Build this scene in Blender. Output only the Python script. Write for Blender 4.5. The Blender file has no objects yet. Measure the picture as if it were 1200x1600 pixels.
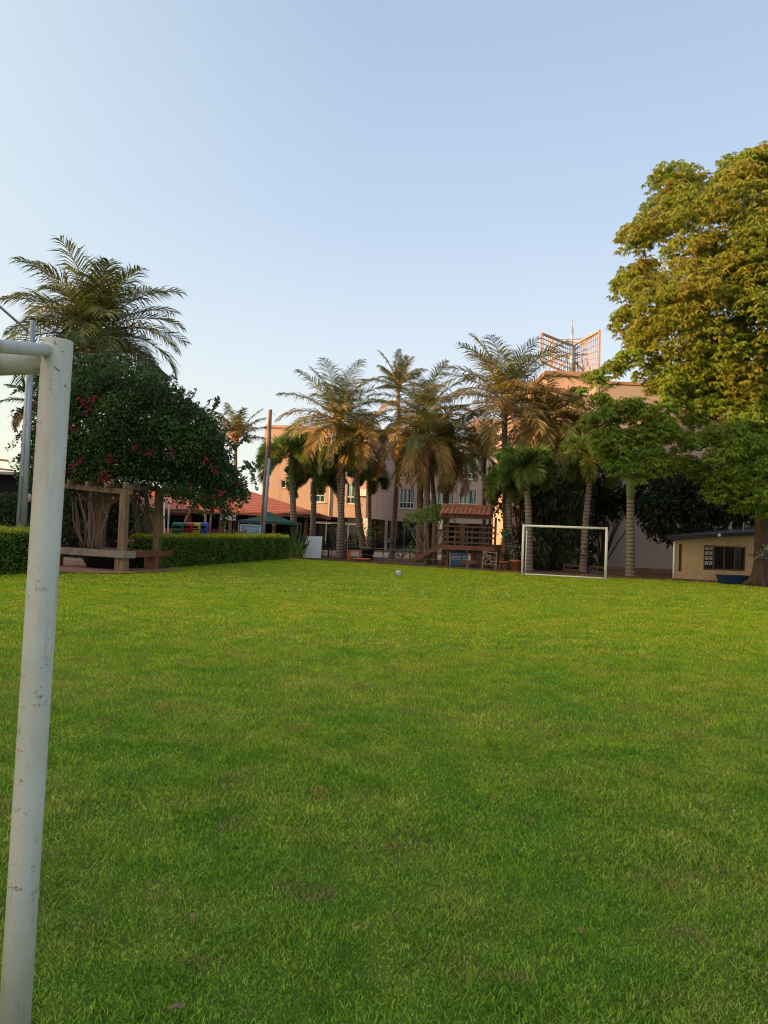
import bpy, math, random
import numpy as np
from mathutils import Vector, Matrix
R = math.radians
random.seed(7)
rng = np.random.default_rng(7)
scene = bpy.context.scene
COL = scene.collection

# ------------------------------------------------------------------ camera
CAM_Z, PITCH, ROLL, FPX = 1.5, 1.53, 2.18, 1200.0
cam_d = bpy.data.cameras.new('camera')
cam_d.sensor_fit = 'VERTICAL'; cam_d.sensor_height = 24.0; cam_d.lens = 24.0 * FPX / 1600.0
cam_d.clip_start = 0.05; cam_d.clip_end = 3000
cam = bpy.data.objects.new('camera', cam_d); COL.objects.link(cam)
RM = Matrix.Rotation(R(90 + PITCH), 3, 'X') @ Matrix.Rotation(R(ROLL), 3, 'Z')
cam.matrix_world = Matrix.Translation((0, 0, CAM_Z)) @ RM.to_4x4()
scene.camera = cam

# ------------------------------------------------------------------ sky, sun, exposure
SUN_AZ, SUN_EL = -114.0, 9.5          # clockwise from +Y (view direction)
az, el = R(SUN_AZ), R(SUN_EL)
to_sun = Vector((math.sin(az) * math.cos(el), math.cos(az) * math.cos(el), math.sin(el)))
world = bpy.data.worlds.new('World'); scene.world = world; world.use_nodes = True
wn = world.node_tree; bg = wn.nodes['Background']; SKY = 0.15
sky = wn.nodes.new('ShaderNodeTexSky'); sky.sky_type = 'NISHITA'; sky.sun_disc = False
sky.sun_elevation = R(SUN_EL); sky.sun_rotation = R(SUN_AZ)
sky.air_density = 1.0; sky.dust_density = 2.0; sky.ozone_density = 1.5
def wnode(kind, **kw):
    n = wn.nodes.new(kind)
    for k, v in kw.items(): setattr(n, k, v)
    return n
def wmath(op, a, b=None, clamp=False):
    n = wnode('ShaderNodeMath', operation=op, use_clamp=clamp)
    for i, v in enumerate((a, b)):
        if v is None: continue
        if isinstance(v, (int, float)): n.inputs[i].default_value = v
        else: wn.links.new(v, n.inputs[i])
    return n.outputs[0]
def wmix(fac, a, b, mode='MIX'):
    n = wnode('ShaderNodeMix', data_type='RGBA', blend_type=mode)
    for k, v in ((0, fac), (6, a), (7, b)):
        if isinstance(v, (int, float)): n.inputs[k].default_value = v
        elif isinstance(v, tuple): n.inputs[k].default_value = (*v, 1)
        else: wn.links.new(v, n.inputs[k])
    return n.outputs[2]
wtc = wnode('ShaderNodeTexCoord'); wsep = wnode('ShaderNodeSeparateXYZ'); wn.links.new(wtc.outputs['Generated'], wsep.inputs[0])
wr = wnode('ShaderNodeValToRGB'); wn.links.new(wsep.outputs['Z'], wr.inputs[0])
stops = [(0.0,(0.90,0.88,0.78)),(0.09,(0.84,0.88,0.86)),(0.2,(0.74,0.82,0.90)),(0.38,(0.53,0.655,0.84)),(0.57,(0.42,0.545,0.74)),(1.0,(0.32,0.43,0.68))]
while len(wr.color_ramp.elements) < len(stops): wr.color_ramp.elements.new(0.5)
for e_, (p_, c_) in zip(wr.color_ramp.elements, stops): e_.position = p_; e_.color = (*c_, 1)
# hazy side of the sky towards the sunset: whiter, and pale yellow close to the horizon
left = wmath('MULTIPLY', wmath('SUBTRACT', wmath('MULTIPLY', wsep.outputs['X'], -1.0), 0.02), 2.3, True)
left = wmath('POWER', left, 1.4)
low = wmath('SUBTRACT', 1.0, wmath('MULTIPLY', wsep.outputs['Z'], 3.6), True)
hazec = wmix(low, (0.74,0.84,0.88), (1.06,1.0,0.66))
skyc = wmix(wmath('MULTIPLY', left, 0.72), wr.outputs[0], hazec)
wdot = wnode('ShaderNodeVectorMath', operation='DOT_PRODUCT'); wn.links.new(wtc.outputs['Generated'], wdot.inputs[0]); wdot.inputs[1].default_value = to_sun
glow = wmath('POWER', wmath('MAXIMUM', wdot.outputs['Value'], 0.0), 3.0)
skyc = wmix(wmath('MULTIPLY', glow, 1.0), skyc, (3.2,2.6,1.8), 'MIX')
sc_ = wnode('ShaderNodeVectorMath', operation='SCALE'); wn.links.new(skyc, sc_.inputs[0]); sc_.inputs['Scale'].default_value = 0.58 / SKY
fin = wmix(0.12, sc_.outputs[0], sky.outputs[0])
wn.links.new(fin, bg.inputs[0]); bg.inputs[1].default_value = SKY
sun_d = bpy.data.lights.new('sun', 'SUN'); sun_d.energy = 5.0; sun_d.angle = R(0.6); sun_d.color = (1.0, 0.60, 0.27)
sun = bpy.data.objects.new('sun', sun_d); COL.objects.link(sun)
sun.rotation_euler = (-to_sun).to_track_quat('-Z', 'Y').to_euler()
sun.location = to_sun * 60
scene.view_settings.view_transform = 'Standard'; scene.view_settings.look = 'None'
scene.view_settings.exposure = 0.92; scene.view_settings.gamma = 1.0
scene.cycles.max_bounces = 6; scene.cycles.transparent_max_bounces = 8
scene.cycles.diffuse_bounces = 3; scene.cycles.glossy_bounces = 3; scene.cycles.transmission_bounces = 4
scene.cycles.use_denoising = True; scene.cycles.filter_width = 1.1

# ------------------------------------------------------------------ measuring helper: where things stand
def W(px, py, depth):
    """point of the place seen at photo position (px, py), 'depth' metres ahead"""
    d = RM @ Vector(((px - 600) / FPX, (800 - py) / FPX, -1.0))
    k = depth / d.y
    return Vector((d.x * k, depth, CAM_Z + d.z * k))
def yh(px): return 832 + 0.038 * (px - 600)
def G(px, depth):
    """ground position under photo column px"""
    p = W(px, yh(px) + 1800.0 / depth, depth); p.z = 0
    return p

# ------------------------------------------------------------------ mesh builder
class MB:
    def __init__(s): s.V = []; s.F = []; s.S = []; s.T = []; s.M = []; s.n = 0
    def add(s, v, f, t=0.5, m=0):
        v = np.asarray(v, dtype=np.float64).reshape(-1, 3); k = len(v)
        if isinstance(f, np.ndarray):
            s.F.append((f + s.n).ravel()); s.S.append(np.full(len(f), f.shape[1])); s.M.append(np.full(len(f), m))
        else:
            s.F.append(np.array([i + s.n for q in f for i in q], dtype=np.int64)); s.S.append(np.array([len(q) for q in f])); s.M.append(np.full(len(f), m))
        s.V.append(v); s.T.append(np.broadcast_to(np.asarray(t, dtype=np.float64), (k,)).copy()); s.n += k
        return s
    def box(s, c, size, rz=0.0, t=0.5, m=0, taper=1.0):
        x, y, z = [q / 2 for q in size]
        P = [(-x,-y,-z),(x,-y,-z),(x,y,-z),(-x,y,-z),(-x*taper,-y*taper,z),(x*taper,-y*taper,z),(x*taper,y*taper,z),(-x*taper,y*taper,z)]
        cs, sn = math.cos(rz), math.sin(rz)
        P = [(c[0]+a*cs-b*sn, c[1]+a*sn+b*cs, c[2]+d) for a, b, d in P]
        return s.add(P, [(0,3,2,1),(4,5,6,7),(0,1,5,4),(1,2,6,5),(2,3,7,6),(3,0,4,7)], t, m)
    def bar(s, p0, p1, w, h=None, up=(0,0,1), t=0.5, m=0):
        p0, p1 = Vector(p0), Vector(p1); h = h or w
        d = (p1 - p0).normalized(); u = Vector(up)
        if abs(d.dot(u)) > 0.95: u = Vector((0, 1, 0))
        a = d.cross(u).normalized(); b = a.cross(d)
        P = []
        for p in (p0, p1):
            for i, j in ((-1,-1),(1,-1),(1,1),(-1,1)): P.append(p + a*(i*w/2) + b*(j*h/2))
        return s.add(P, [(0,3,2,1),(4,5,6,7),(0,1,5,4),(1,2,6,5),(2,3,7,6),(3,0,4,7)], t, m)
    def tube(s, pts, rad, n=8, cap=True, t=0.5, m=0, jitter=0.0):
        pts = [Vector(p) for p in pts]
        if not hasattr(rad, '__len__'): rad = [rad] * len(pts)
        ref = None; V = []
        for i, p in enumerate(pts):
            d = (pts[min(i+1, len(pts)-1)] - pts[max(i-1, 0)]).normalized()
            if ref is None:
                ref = Vector((1,0,0)) if abs(d.x) < 0.9 else Vector((0,1,0))
            a = (ref - d * ref.dot(d)).normalized(); b = d.cross(a); ref = a
            for k in range(n):
                an = 2*math.pi*k/n; r = rad[i] * (1 + (random.random()-.5)*jitter)
                V.append(p + a*(math.cos(an)*r) + b*(math.sin(an)*r))
        F = []
        for i in range(len(pts)-1):
            for k in range(n):
                F.append((i*n+k, i*n+(k+1)%n, (i+1)*n+(k+1)%n, (i+1)*n+k))
        if cap:
            F.append(tuple(range(n-1, -1, -1))); F.append(tuple(range((len(pts)-1)*n, len(pts)*n)))
        return s.add(V, F, t, m)
    def lathe(s, c, prof, n=20, t=0.5, m=0):
        V = []; F = []
        for r, z in prof:
            for k in range(n):
                an = 2*math.pi*k/n; V.append((c[0]+r*math.cos(an), c[1]+r*math.sin(an), c[2]+z))
        for i in range(len(prof)-1):
            for k in range(n): F.append((i*n+k, i*n+(k+1)%n, (i+1)*n+(k+1)%n, (i+1)*n+k))
        return s.add(V, F, t, m)
    def prism(s, poly, z0, z1, t=0.5, m=0):
        n = len(poly)
        V = [(p[0], p[1], z0) for p in poly] + [(p[0], p[1], z1) for p in poly]
        F = [tuple(range(n-1,-1,-1)), tuple(range(n, 2*n))] + [(i, (i+1)%n, n+(i+1)%n, n+i) for i in range(n)]
        return s.add(V, F, t, m)
    def wall(s, o, u, n, w, h, holes, th=0.2, t=0.5, m=0):
        """wall from o along u (w long, h high), outer face towards n, thickness th behind it, with openings (u0,v0,u1,v1)"""
        o, u, n = Vector(o), Vector(u).normalized(), Vector(n).normalized(); z = Vector((0,0,1))
        us = sorted({0.0, w} | {q for hh in holes for q in (hh[0], hh[2]) if 0 < q < w}); vs = sorted({0.0, h} | {q for hh in holes for q in (hh[1], hh[3]) if 0 < q < h})
        def inside(a, b): return any(hh[0] < a < hh[2] and hh[1] < b < hh[3] for hh in holes)
        P = lambda a, b, d: o + u*a + z*b - n*d
        for i in range(len(us)-1):
            for j in range(len(vs)-1):
                if inside((us[i]+us[i+1])/2, (vs[j]+vs[j+1])/2): continue
                a0, a1, b0, b1 = us[i], us[i+1], vs[j], vs[j+1]
                s.add([P(a0,b0,0),P(a1,b0,0),P(a1,b1,0),P(a0,b1,0)], [(0,1,2,3)], t, m)
                s.add([P(a0,b0,th),P(a1,b0,th),P(a1,b1,th),P(a0,b1,th)], [(3,2,1,0)], t, m)
        for (a0,b0,a1,b1) in list(holes) + [(0,0,w,h)]:
            s.add([P(a0,b0,0),P(a1,b0,0),P(a1,b0,th),P(a0,b0,th)], [(0,1,2,3)], t, m)
            s.add([P(a0,b1,0),P(a1,b1,0),P(a1,b1,th),P(a0,b1,th)], [(3,2,1,0)], t, m)
            s.add([P(a0,b0,0),P(a0,b1,0),P(a0,b1,th),P(a0,b0,th)], [(3,2,1,0)], t, m)
            s.add([P(a1,b0,0),P(a1,b1,0),P(a1,b1,th),P(a1,b0,th)], [(0,1,2,3)], t, m)
        return s
    def build(s, name, mat, parent=None, smooth=False, origin=None):
        V = np.concatenate(s.V); F = np.concatenate(s.F); S = np.concatenate(s.S); T = np.concatenate(s.T); Mi = np.concatenate(s.M)
        off = Vector((0,0,0))
        if parent is not None:
            q = parent
            while q is not None: off = off + q.location; q = q.parent
        elif origin is not None: off = Vector(origin)
        V = V - np.array(off)
        me = bpy.data.meshes.new(name)
        me.vertices.add(len(V)); me.vertices.foreach_set('co', V.ravel().astype(np.float32))
        me.loops.add(len(F)); me.loops.foreach_set('vertex_index', F.astype(np.int32))
        me.polygons.add(len(S)); st = np.concatenate([[0], np.cumsum(S)[:-1]])
        me.polygons.foreach_set('loop_start', st.astype(np.int32))
        me.polygons.foreach_set('material_index', Mi.astype(np.int32))
        me.polygons.foreach_set('use_smooth', np.full(len(S), bool(smooth)))
        at = me.attributes.new('tint', 'FLOAT', 'POINT'); at.data.foreach_set('value', T.astype(np.float32))
        me.update(calc_edges=True)
        for mm in (mat if isinstance(mat, (list, tuple)) else [mat]): me.materials.append(mm)
        o = bpy.data.objects.new(name, me); COL.objects.link(o)
        if parent is not None: o.parent = parent
        elif origin is not None: o.location = off
        return o

def tag(o, label=None, cat=None, group=None, kind=None):
    if label: o['label'] = label
    if cat: o['category'] = cat
    if group: o['group'] = group
    if kind: o['kind'] = kind
    return o
def thing(name, label, cat, loc=(0,0,0), group=None):
    o = bpy.data.objects.new(name, None); COL.objects.link(o); o.location = loc; o.empty_display_size = 0.2
    return tag(o, label, cat, group)
def copy_tree(o, parent=None):
    c = o.copy(); COL.objects.link(c); c.parent = parent
    for ch in list(o.children): copy_tree(ch, c)
    return c

# ------------------------------------------------------------------ materials
def new_mat(name):
    m = bpy.data.materials.new(name); m.use_nodes = True
    nt = m.node_tree; return m, nt, nt.nodes['Principled BSDF']
def noise(nt, scale, detail=4, rough=0.6, coord='Object', vec_scale=None):
    tc = nt.nodes.new('ShaderNodeTexCoord'); n = nt.nodes.new('ShaderNodeTexNoise')
    n.inputs['Scale'].default_value = scale; n.inputs['Detail'].default_value = detail; n.inputs['Roughness'].default_value = rough
    src = tc.outputs[coord]
    if vec_scale:
        mp = nt.nodes.new('ShaderNodeMapping'); mp.inputs['Scale'].default_value = vec_scale
        nt.links.new(src, mp.inputs[0]); src = mp.outputs[0]
    nt.links.new(src, n.inputs['Vector']); return n.outputs['Fac']
def ramp(nt, src, stops, interp='LINEAR'):
    r = nt.nodes.new('ShaderNodeValToRGB'); r.color_ramp.interpolation = interp
    e = r.color_ramp.elements
    while len(e) < len(stops): e.new(0.5)
    for el_, (p, c) in zip(e, stops):
        el_.position = p; el_.color = (*c, 1) if len(c) == 3 else c
    nt.links.new(src, r.inputs[0]); return r.outputs[0]
def mix(nt, fac, a, b, mode='MIX'):
    n = nt.nodes.new('ShaderNodeMix'); n.data_type = 'RGBA'; n.blend_type = mode
    for k, v in ((0, fac), (6, a), (7, b)):
        if isinstance(v, (int, float)): n.inputs[k].default_value = v
        elif isinstance(v, tuple): n.inputs[k].default_value = (*v, 1)
        else: nt.links.new(v, n.inputs[k])
    return n.outputs[2]
def bumpit(nt, b, src, strength, dist):
    n = nt.nodes.new('ShaderNodeBump'); n.inputs['Strength'].default_value = strength; n.inputs['Distance'].default_value = dist
    nt.links.new(src, n.inputs['Height']); nt.links.new(n.outputs[0], b.inputs['Normal'])
def mat(name, c, c2=None, scale=2.0, rough=0.75, bump=0.0, bscale=30.0, bdist=0.01, metal=0.0, stretch=None, stain=None, stain_scale=1.2, stain_lo=0.55, spec=0.3):
    m, nt, b = new_mat(name)
    c2 = c2 or tuple(q*0.72 for q in c)
    f = noise(nt, scale, 6, 0.65, vec_scale=stretch)
    col = ramp(nt, f, [(0.32, c2), (0.68, c)])
    if stain:
        g = noise(nt, stain_scale, 8, 0.7, vec_scale=stretch)
        sf = ramp(nt, g, [(stain_lo, (0,0,0)), (stain_lo+0.16, (1,1,1))])
        col = mix(nt, sf, col, stain)
    nt.links.new(col, b.inputs['Base Color'])
    b.inputs['Roughness'].default_value = rough; b.inputs['Metallic'].default_value = metal
    b.inputs['Specular IOR Level'].default_value = spec
    if bump: bumpit(nt, b, noise(nt, bscale, 5, 0.6, vec_scale=stretch), bump, bdist)
    return m
def leafmat(name, stops, trans=0.3, rough=0.5, patch=0.6, pscale=0.8):
    m, nt, b = new_mat(name)
    a = nt.nodes.new('ShaderNodeAttribute'); a.attribute_name = 'tint'
    col = ramp(nt, a.outputs['Fac'], stops)
    f = noise(nt, pscale, 3, 0.6)
    dk = ramp(nt, f, [(0.3, (1-patch*0.5,)*3), (0.7, (1.0+patch*0.3,)*3)])
    col = mix(nt, 1.0, col, dk, 'MULTIPLY')
    nt.links.new(col, b.inputs['Base Color']); b.inputs['Roughness'].default_value = rough
    b.inputs['Specular IOR Level'].default_value = 0.35
    tr = nt.nodes.new('ShaderNodeBsdfTranslucent'); nt.links.new(col, tr.inputs[0])
    ms = nt.nodes.new('ShaderNodeMixShader'); ms.inputs[0].default_value = trans
    out = nt.nodes['Material Output']
    nt.links.new(b.outputs[0], ms.inputs[1]); nt.links.new(tr.outputs[0], ms.inputs[2]); nt.links.new(ms.outputs[0], out.inputs[0])
    return m

M = {}
def make_white_paint():
    m, nt, b = new_mat('weathered white paint')
    base = ramp(nt, noise(nt, 3.0, 5, 0.6), [(0.3, (0.52,0.51,0.46)), (0.7, (0.65,0.64,0.585))])
    soil = ramp(nt, noise(nt, 2.2, 8, 0.72, vec_scale=(1.5,1.5,0.5)), [(0.47, (0,0,0)), (0.70, (0.85,0.85,0.85))])
    col = mix(nt, soil, base, (0.44,0.38,0.27))
    chip = ramp(nt, noise(nt, 38, 6, 0.7), [(0.59, (0,0,0)), (0.63, (1,1,1))])
    area = ramp(nt, noise(nt, 4.5, 4, 0.6), [(0.46, (0,0,0)), (0.62, (1,1,1))])
    cf = mix(nt, 1.0, chip, area, 'MULTIPLY')
    streak = ramp(nt, noise(nt, 9, 7, 0.7, vec_scale=(2.2,2.2,0.22)), [(0.56, (0,0,0)), (0.72, (0.7,0.7,0.7))])
    col = mix(nt, streak, col, (0.36,0.29,0.19))
    col = mix(nt, cf, col, (0.16,0.11,0.07))
    nt.links.new(col, b.inputs['Base Color']); b.inputs['Roughness'].default_value = 0.42
    bumpit(nt, b, noise(nt, 60, 5, 0.6), 0.12, 0.004)
    return m
M['white_paint'] = make_white_paint()
M['weld'] = mat('soiled weld', (0.42,0.36,0.27), (0.20,0.13,0.08), 40, 0.8)
M['white_plain'] = mat('painted white metal', (0.88,0.84,0.74), (0.76,0.71,0.60), 2.5, 0.5, stain=(0.42,0.36,0.26), stain_scale=3, stain_lo=0.62)
M['galv'] = mat('galvanised steel', (0.42,0.44,0.46), (0.26,0.28,0.30), 4, 0.45, metal=0.5, stretch=(1,1,0.3))
M['rust'] = mat('rusty steel', (0.36,0.20,0.12), (0.20,0.11,0.07), 5, 0.8, stretch=(1,1,0.4))
M['wood'] = mat('weathered wood', (0.34,0.225,0.14), (0.16,0.10,0.06), 6, 0.85, 0.3, 30, stretch=(1,1,0.15))
M['wood_grey'] = mat('grey plank wood', (0.36,0.30,0.23), (0.20,0.155,0.115), 6, 0.85, 0.3, 30, stretch=(0.3,1,1))
M['wood_red'] = mat('dark stained wood', (0.17,0.085,0.05), (0.085,0.045,0.03), 5, 0.7, 0.2, 25)
M['wood_redder'] = mat('red brown stained wood', (0.26,0.10,0.055), (0.15,0.06,0.035), 5, 0.7, 0.2, 25)
M['brick_pier'] = mat('terracotta pier', (0.34,0.15,0.085), (0.22,0.095,0.06), 5, 0.85, 0.2)
M['terracotta'] = mat('terracotta', (0.52,0.19,0.09), (0.36,0.13,0.07), 4, 0.8, 0.1)
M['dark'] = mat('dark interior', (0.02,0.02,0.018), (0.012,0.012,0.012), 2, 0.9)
M['black_metal'] = mat('black metal', (0.03,0.03,0.03), None, 3, 0.5)
M['soil'] = mat('soil', (0.13,0.075,0.045), (0.06,0.04,0.028), 3, 0.95, 0.6, 12, 0.03)
M['bark'] = mat('rough bark', (0.115,0.07,0.045), (0.045,0.028,0.02), 5, 0.9, 1.0, 9, 0.05, stretch=(1,1,0.18))
M['vine'] = mat('pale vine bark', (0.27,0.19,0.125), (0.12,0.085,0.055), 6, 0.85, 0.4, 20)
M['concrete'] = mat('concrete', (0.42,0.38,0.33), (0.30,0.27,0.23), 1.5, 0.9, 0.1, 40, stain=(0.22,0.19,0.15), stain_lo=0.6)

def make_trunk_mat(name, c, c2, ring, rings=9.0):
    m, nt, b = new_mat(name)
    tc = nt.nodes.new('ShaderNodeTexCoord'); w = nt.nodes.new('ShaderNodeTexWave'); w.wave_type = 'BANDS'; w.bands_direction = 'Z'
    w.inputs['Scale'].default_value = rings/3.14; w.inputs['Distortion'].default_value = 1.2; w.inputs['Detail'].default_value = 2; w.inputs['Detail Scale'].default_value = 1.5
    nt.links.new(tc.outputs['Object'], w.inputs[0])
    base = ramp(nt, noise(nt, 3, 6, 0.65), [(0.3, c2), (0.7, c)])
    rf = ramp(nt, w.outputs['Fac'], [(0.04, (1,1,1)), (0.22, (0,0,0))])
    nt.links.new(mix(nt, rf, base, ring), b.inputs['Base Color']); b.inputs['Roughness'].default_value = 0.9
    bumpit(nt, b, w.outputs['Fac'], 0.5, 0.03); return m
M['coco_trunk'] = make_trunk_mat('coconut trunk', (0.23,0.155,0.105), (0.12,0.08,0.055), (0.06,0.04,0.03), 8)
M['fox_trunk'] = make_trunk_mat('ringed grey trunk', (0.28,0.22,0.165), (0.16,0.125,0.095), (0.075,0.055,0.04), 6)
M['crownshaft'] = mat('green crownshaft', (0.16,0.20,0.06), (0.10,0.13,0.05), 3, 0.5)
M['sheath'] = mat('leaf sheath fibre', (0.30,0.16,0.07), (0.16,0.09,0.045), 5, 0.9)
M['fruit'] = mat('palm fruit', (0.55,0.22,0.05), (0.30,0.12,0.04), 6, 0.6)
M['palm_leaf'] = leafmat('palm leaflets', [(0.0, (0.36,0.20,0.06)), (0.28, (0.27,0.19,0.05)), (0.5, (0.14,0.155,0.036)), (1.0, (0.06,0.105,0.026))], 0.28, 0.38)
M['fox_leaf'] = leafmat('foxtail leaflets', [(0.0, (0.32,0.25,0.06)), (0.5, (0.15,0.21,0.045)), (1.0, (0.08,0.20,0.035))], 0.34, 0.42)
M['tree_leaf'] = leafmat('tree leaves', [(0.0, (0.27,0.21,0.03)), (0.25, (0.25,0.265,0.028)), (0.5, (0.20,0.275,0.028)), (1.0, (0.14,0.255,0.026))], 0.42, 0.5, 0.5, 0.35)
M['boug_leaf'] = leafmat('bougainvillea leaves', [(0.0, (0.03,0.04,0.014)), (0.5, (0.05,0.095,0.024)), (0.8, (0.09,0.18,0.038)), (1.0, (0.15,0.25,0.05))], 0.22, 0.45, 0.7, 0.7)
M['boug_flower'] = leafmat('bougainvillea bracts', [(0.0, (0.22,0.012,0.035)), (1.0, (0.42,0.03,0.085))], 0.35, 0.6)
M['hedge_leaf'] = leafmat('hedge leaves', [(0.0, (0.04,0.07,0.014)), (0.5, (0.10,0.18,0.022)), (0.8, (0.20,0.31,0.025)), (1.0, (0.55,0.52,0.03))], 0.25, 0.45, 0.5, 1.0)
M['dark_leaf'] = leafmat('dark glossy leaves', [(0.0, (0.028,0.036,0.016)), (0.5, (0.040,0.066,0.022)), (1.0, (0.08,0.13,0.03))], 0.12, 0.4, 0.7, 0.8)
M['croton_leaf'] = leafmat('croton leaves', [(0.0, (0.10,0.05,0.02)), (0.35, (0.30,0.11,0.03)), (0.65, (0.42,0.20,0.04)), (1.0, (0.10,0.13,0.03))], 0.25, 0.45, 0.6, 0.8)
M['light_leaf'] = leafmat('fresh green leaves', [(0.0, (0.05,0.09,0.02)), (0.5, (0.11,0.20,0.035)), (1.0, (0.20,0.30,0.06))], 0.3, 0.45)
M['petal'] = leafmat('pale petals', [(0.0, (0.55,0.42,0.36)), (1.0, (0.80,0.74,0.66))], 0.3, 0.6)
M['trim_leaf'] = mat('bleached leaf', (0.45,0.42,0.36), (0.34,0.30,0.25), 9, 0.8)
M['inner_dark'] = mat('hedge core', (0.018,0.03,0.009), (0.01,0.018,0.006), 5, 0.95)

# ------------------------------------------------------------------ leaves (vectorised)
def unit(a): return a / np.maximum(np.linalg.norm(a, axis=-1, keepdims=True), 1e-9)
def leaf_quads(P, D, L, w, fold=0.15):
    """one folded rhombus leaf per point P, pointing along D"""
    n = len(P); D = unit(D); Rn = unit(rng.normal(size=(n,3))); S = unit(np.cross(D, Rn)); N = np.cross(D, S)
    L = np.broadcast_to(np.asarray(L, float), (n,))[:,None]; w = np.broadcast_to(np.asarray(w, float), (n,))[:,None]
    a = P; c = P + D*L; b = P + D*L*0.45 + S*w/2 + N*w*fold; d = P + D*L*0.45 - S*w/2 + N*w*fold
    V = np.stack([a,b,c,d], 1).reshape(-1,3); F = np.arange(4*n).reshape(n,4)
    return V, F
def clump_leaves(mb, centers, radii, per, L, w, droop=0.5, tint=(0.2,0.9), flat=0.75, shell=0.55, tint_c=None, m=0):
    for i, (c, r) in enumerate(zip(centers, radii)):
        k = int(per * (r if np.isscalar(r) else 1)**2 / 1.0) + 4
        U = unit(rng.normal(size=(k,3))); rad = shell + (1-shell)*rng.random((k,1))**0.6
        U[:,2] = np.where(rng.random(k) < 0.6, np.abs(U[:,2]), U[:,2])
        P = np.asarray(c) + U*rad*r*np.array([1,1,flat])
        D = U*0.8 + rng.normal(size=(k,3))*0.5 + np.array([0,0,-droop])
        V, F = leaf_quads(P, D, L*(0.65+0.7*rng.random(k)), w*(0.7+0.6*rng.random(k)))
        base = tint[0] + (tint[1]-tint[0])*(rng.random() if tint_c is None else tint_c[i])
        T = np.clip(base + 0.22*(rng.random(k)-0.5), 0, 1)
        mb.add(V, F, np.repeat(T, 4), m)
def rosettes(mb, centers, radii, dens, L, w, tint_c, nleaf=6, flat=0.6):
    """drooping leaf stars over each clump's upper shell"""
    for i, (c, r) in enumerate(zip(centers, radii)):
        k = int(dens*r*r) + 3
        U = unit(rng.normal(size=(k,3))); U[:,2] = np.where(rng.random(k) < 0.55, np.abs(U[:,2]), U[:,2])
        P = np.asarray(c) + U*(0.55+0.55*rng.random((k,1)))*r*np.array([1,1,flat])
        P = np.repeat(P, nleaf, 0); kk = len(P)
        an = np.tile(np.arange(nleaf), k)*2*math.pi/nleaf + np.repeat(rng.random(k)*6.28, nleaf)
        D = np.stack([np.cos(an), np.sin(an), -0.35-1.3*rng.random(kk)], 1)
        V, F = leaf_quads(P, D, L*(0.7+0.6*rng.random(kk)), w*(0.7+0.6*rng.random(kk)), 0.1)
        T = np.clip(tint_c[i] + 0.25*(np.repeat(rng.random(k), nleaf)-0.5) + 0.1*(rng.random(kk)-.5), 0, 1)
        mb.add(V, F, np.repeat(T, 4))

# ------------------------------------------------------------------ palms
def frond(mb, base, azi, elev, length, droop, nleaf=42, leaflen=0.75, leafw=0.05, mode='feather', tint=0.6, hang=0.55, stem_r=0.03, vlift=0.3):
    N = 12; s = np.linspace(0, 1, N)
    e = elev - droop*s**1.4
    h = np.array([math.sin(azi), math.cos(azi), 0.0]); z = np.array([0,0,1.0])
    T = np.cos(e)[:,None]*h + np.sin(e)[:,None]*z
    side_sway = (rng.random()-0.5)*0.5
    S0 = np.array([math.cos(azi), -math.sin(azi), 0.0])
    T = unit(T + S0*(side_sway*s**2)[:,None])
    P = np.asarray(base) + np.concatenate([[np.zeros(3)], np.cumsum((T[:-1]+T[1:])/2*(length/(N-1)), 0)])
    mb.tube([Vector(p) for p in P], list(np.linspace(stem_r, 0.006, N)), 4, False, t=0.25)
    if mode == 'feather':
        si = np.tile(np.linspace(0.14, 1.0, nleaf), 2) + (rng.random(2*nleaf)-.5)*0.012
        sgn = np.repeat([1.0,-1.0], nleaf); phi = np.full(2*nleaf, vlift) + (rng.random(2*nleaf)-.5)*0.35
    else:
        nn = nleaf*5; si = 0.16 + 0.84*rng.random(nn); sgn = np.where(rng.random(nn) < .5, 1.0, -1.0); phi = (rng.random(nn)-0.5)*2.9
    si = np.clip(si, 0, 0.999); x = si*(N-1); i0 = np.floor(x).astype(int); fr = (x-i0)[:,None]
    p = P[i0]*(1-fr)+P[i0+1]*fr; t = unit(T[i0]*(1-fr)+T[i0+1]*fr)
    S = unit(np.cross(t, z)); U = np.cross(S, t)
    out = S*(np.cos(phi)*sgn)[:,None] + U*np.sin(phi)[:,None]
    ang = (1.22 - 0.55*si)[:,None]
    d = unit(t*np.cos(ang) + out*np.sin(ang) + (rng.random((len(si),3))-.5)*0.16)
    prof = np.sin(np.pi*np.clip(0.16+0.80*si, 0, 1))**0.6
    L = (leaflen*(prof*(0.85+0.3*rng.random(len(si)))))[:,None]
    g = hang*(0.6+0.8*rng.random((len(si),1)))
    d1 = unit(d + z*(-0.25*g)); d2 = unit(d + z*(-1.3*g))
    p1 = p + d1*L*0.5; p2 = p1 + d2*L*0.5
    wv = unit(t - d*np.sum(t*d, 1, keepdims=True) + (rng.random((len(si),3))-.5)*0.9)*leafw*0.5
    n = len(si)
    V = np.stack([p-wv*0.6, p+wv*0.6, p1+wv, p1-wv, p2], 1).reshape(-1,3)
    k = np.arange(n)*5
    tt = np.clip(tint + (rng.random(n)-.5)*0.25, 0, 1)
    mb.add(V, np.stack([k,k+1,k+2,k+3], 1), np.repeat(tt, 5))
    mb.F.append((np.stack([k+3,k+2,k+4], 1) + (mb.n - 5*n)).ravel()); mb.S.append(np.full(n, 3)); mb.M.append(np.zeros(n))
def trunk_path(b, t, bend=0.0, n=9):
    b, t = Vector(b), Vector(t); out = []
    for i in range(n+1):
        f = i/n; p = b.lerp(t, f); k = bend*math.sin(math.pi*f)
        out.append(p + Vector((k, 0, 0)))
    return out
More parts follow.
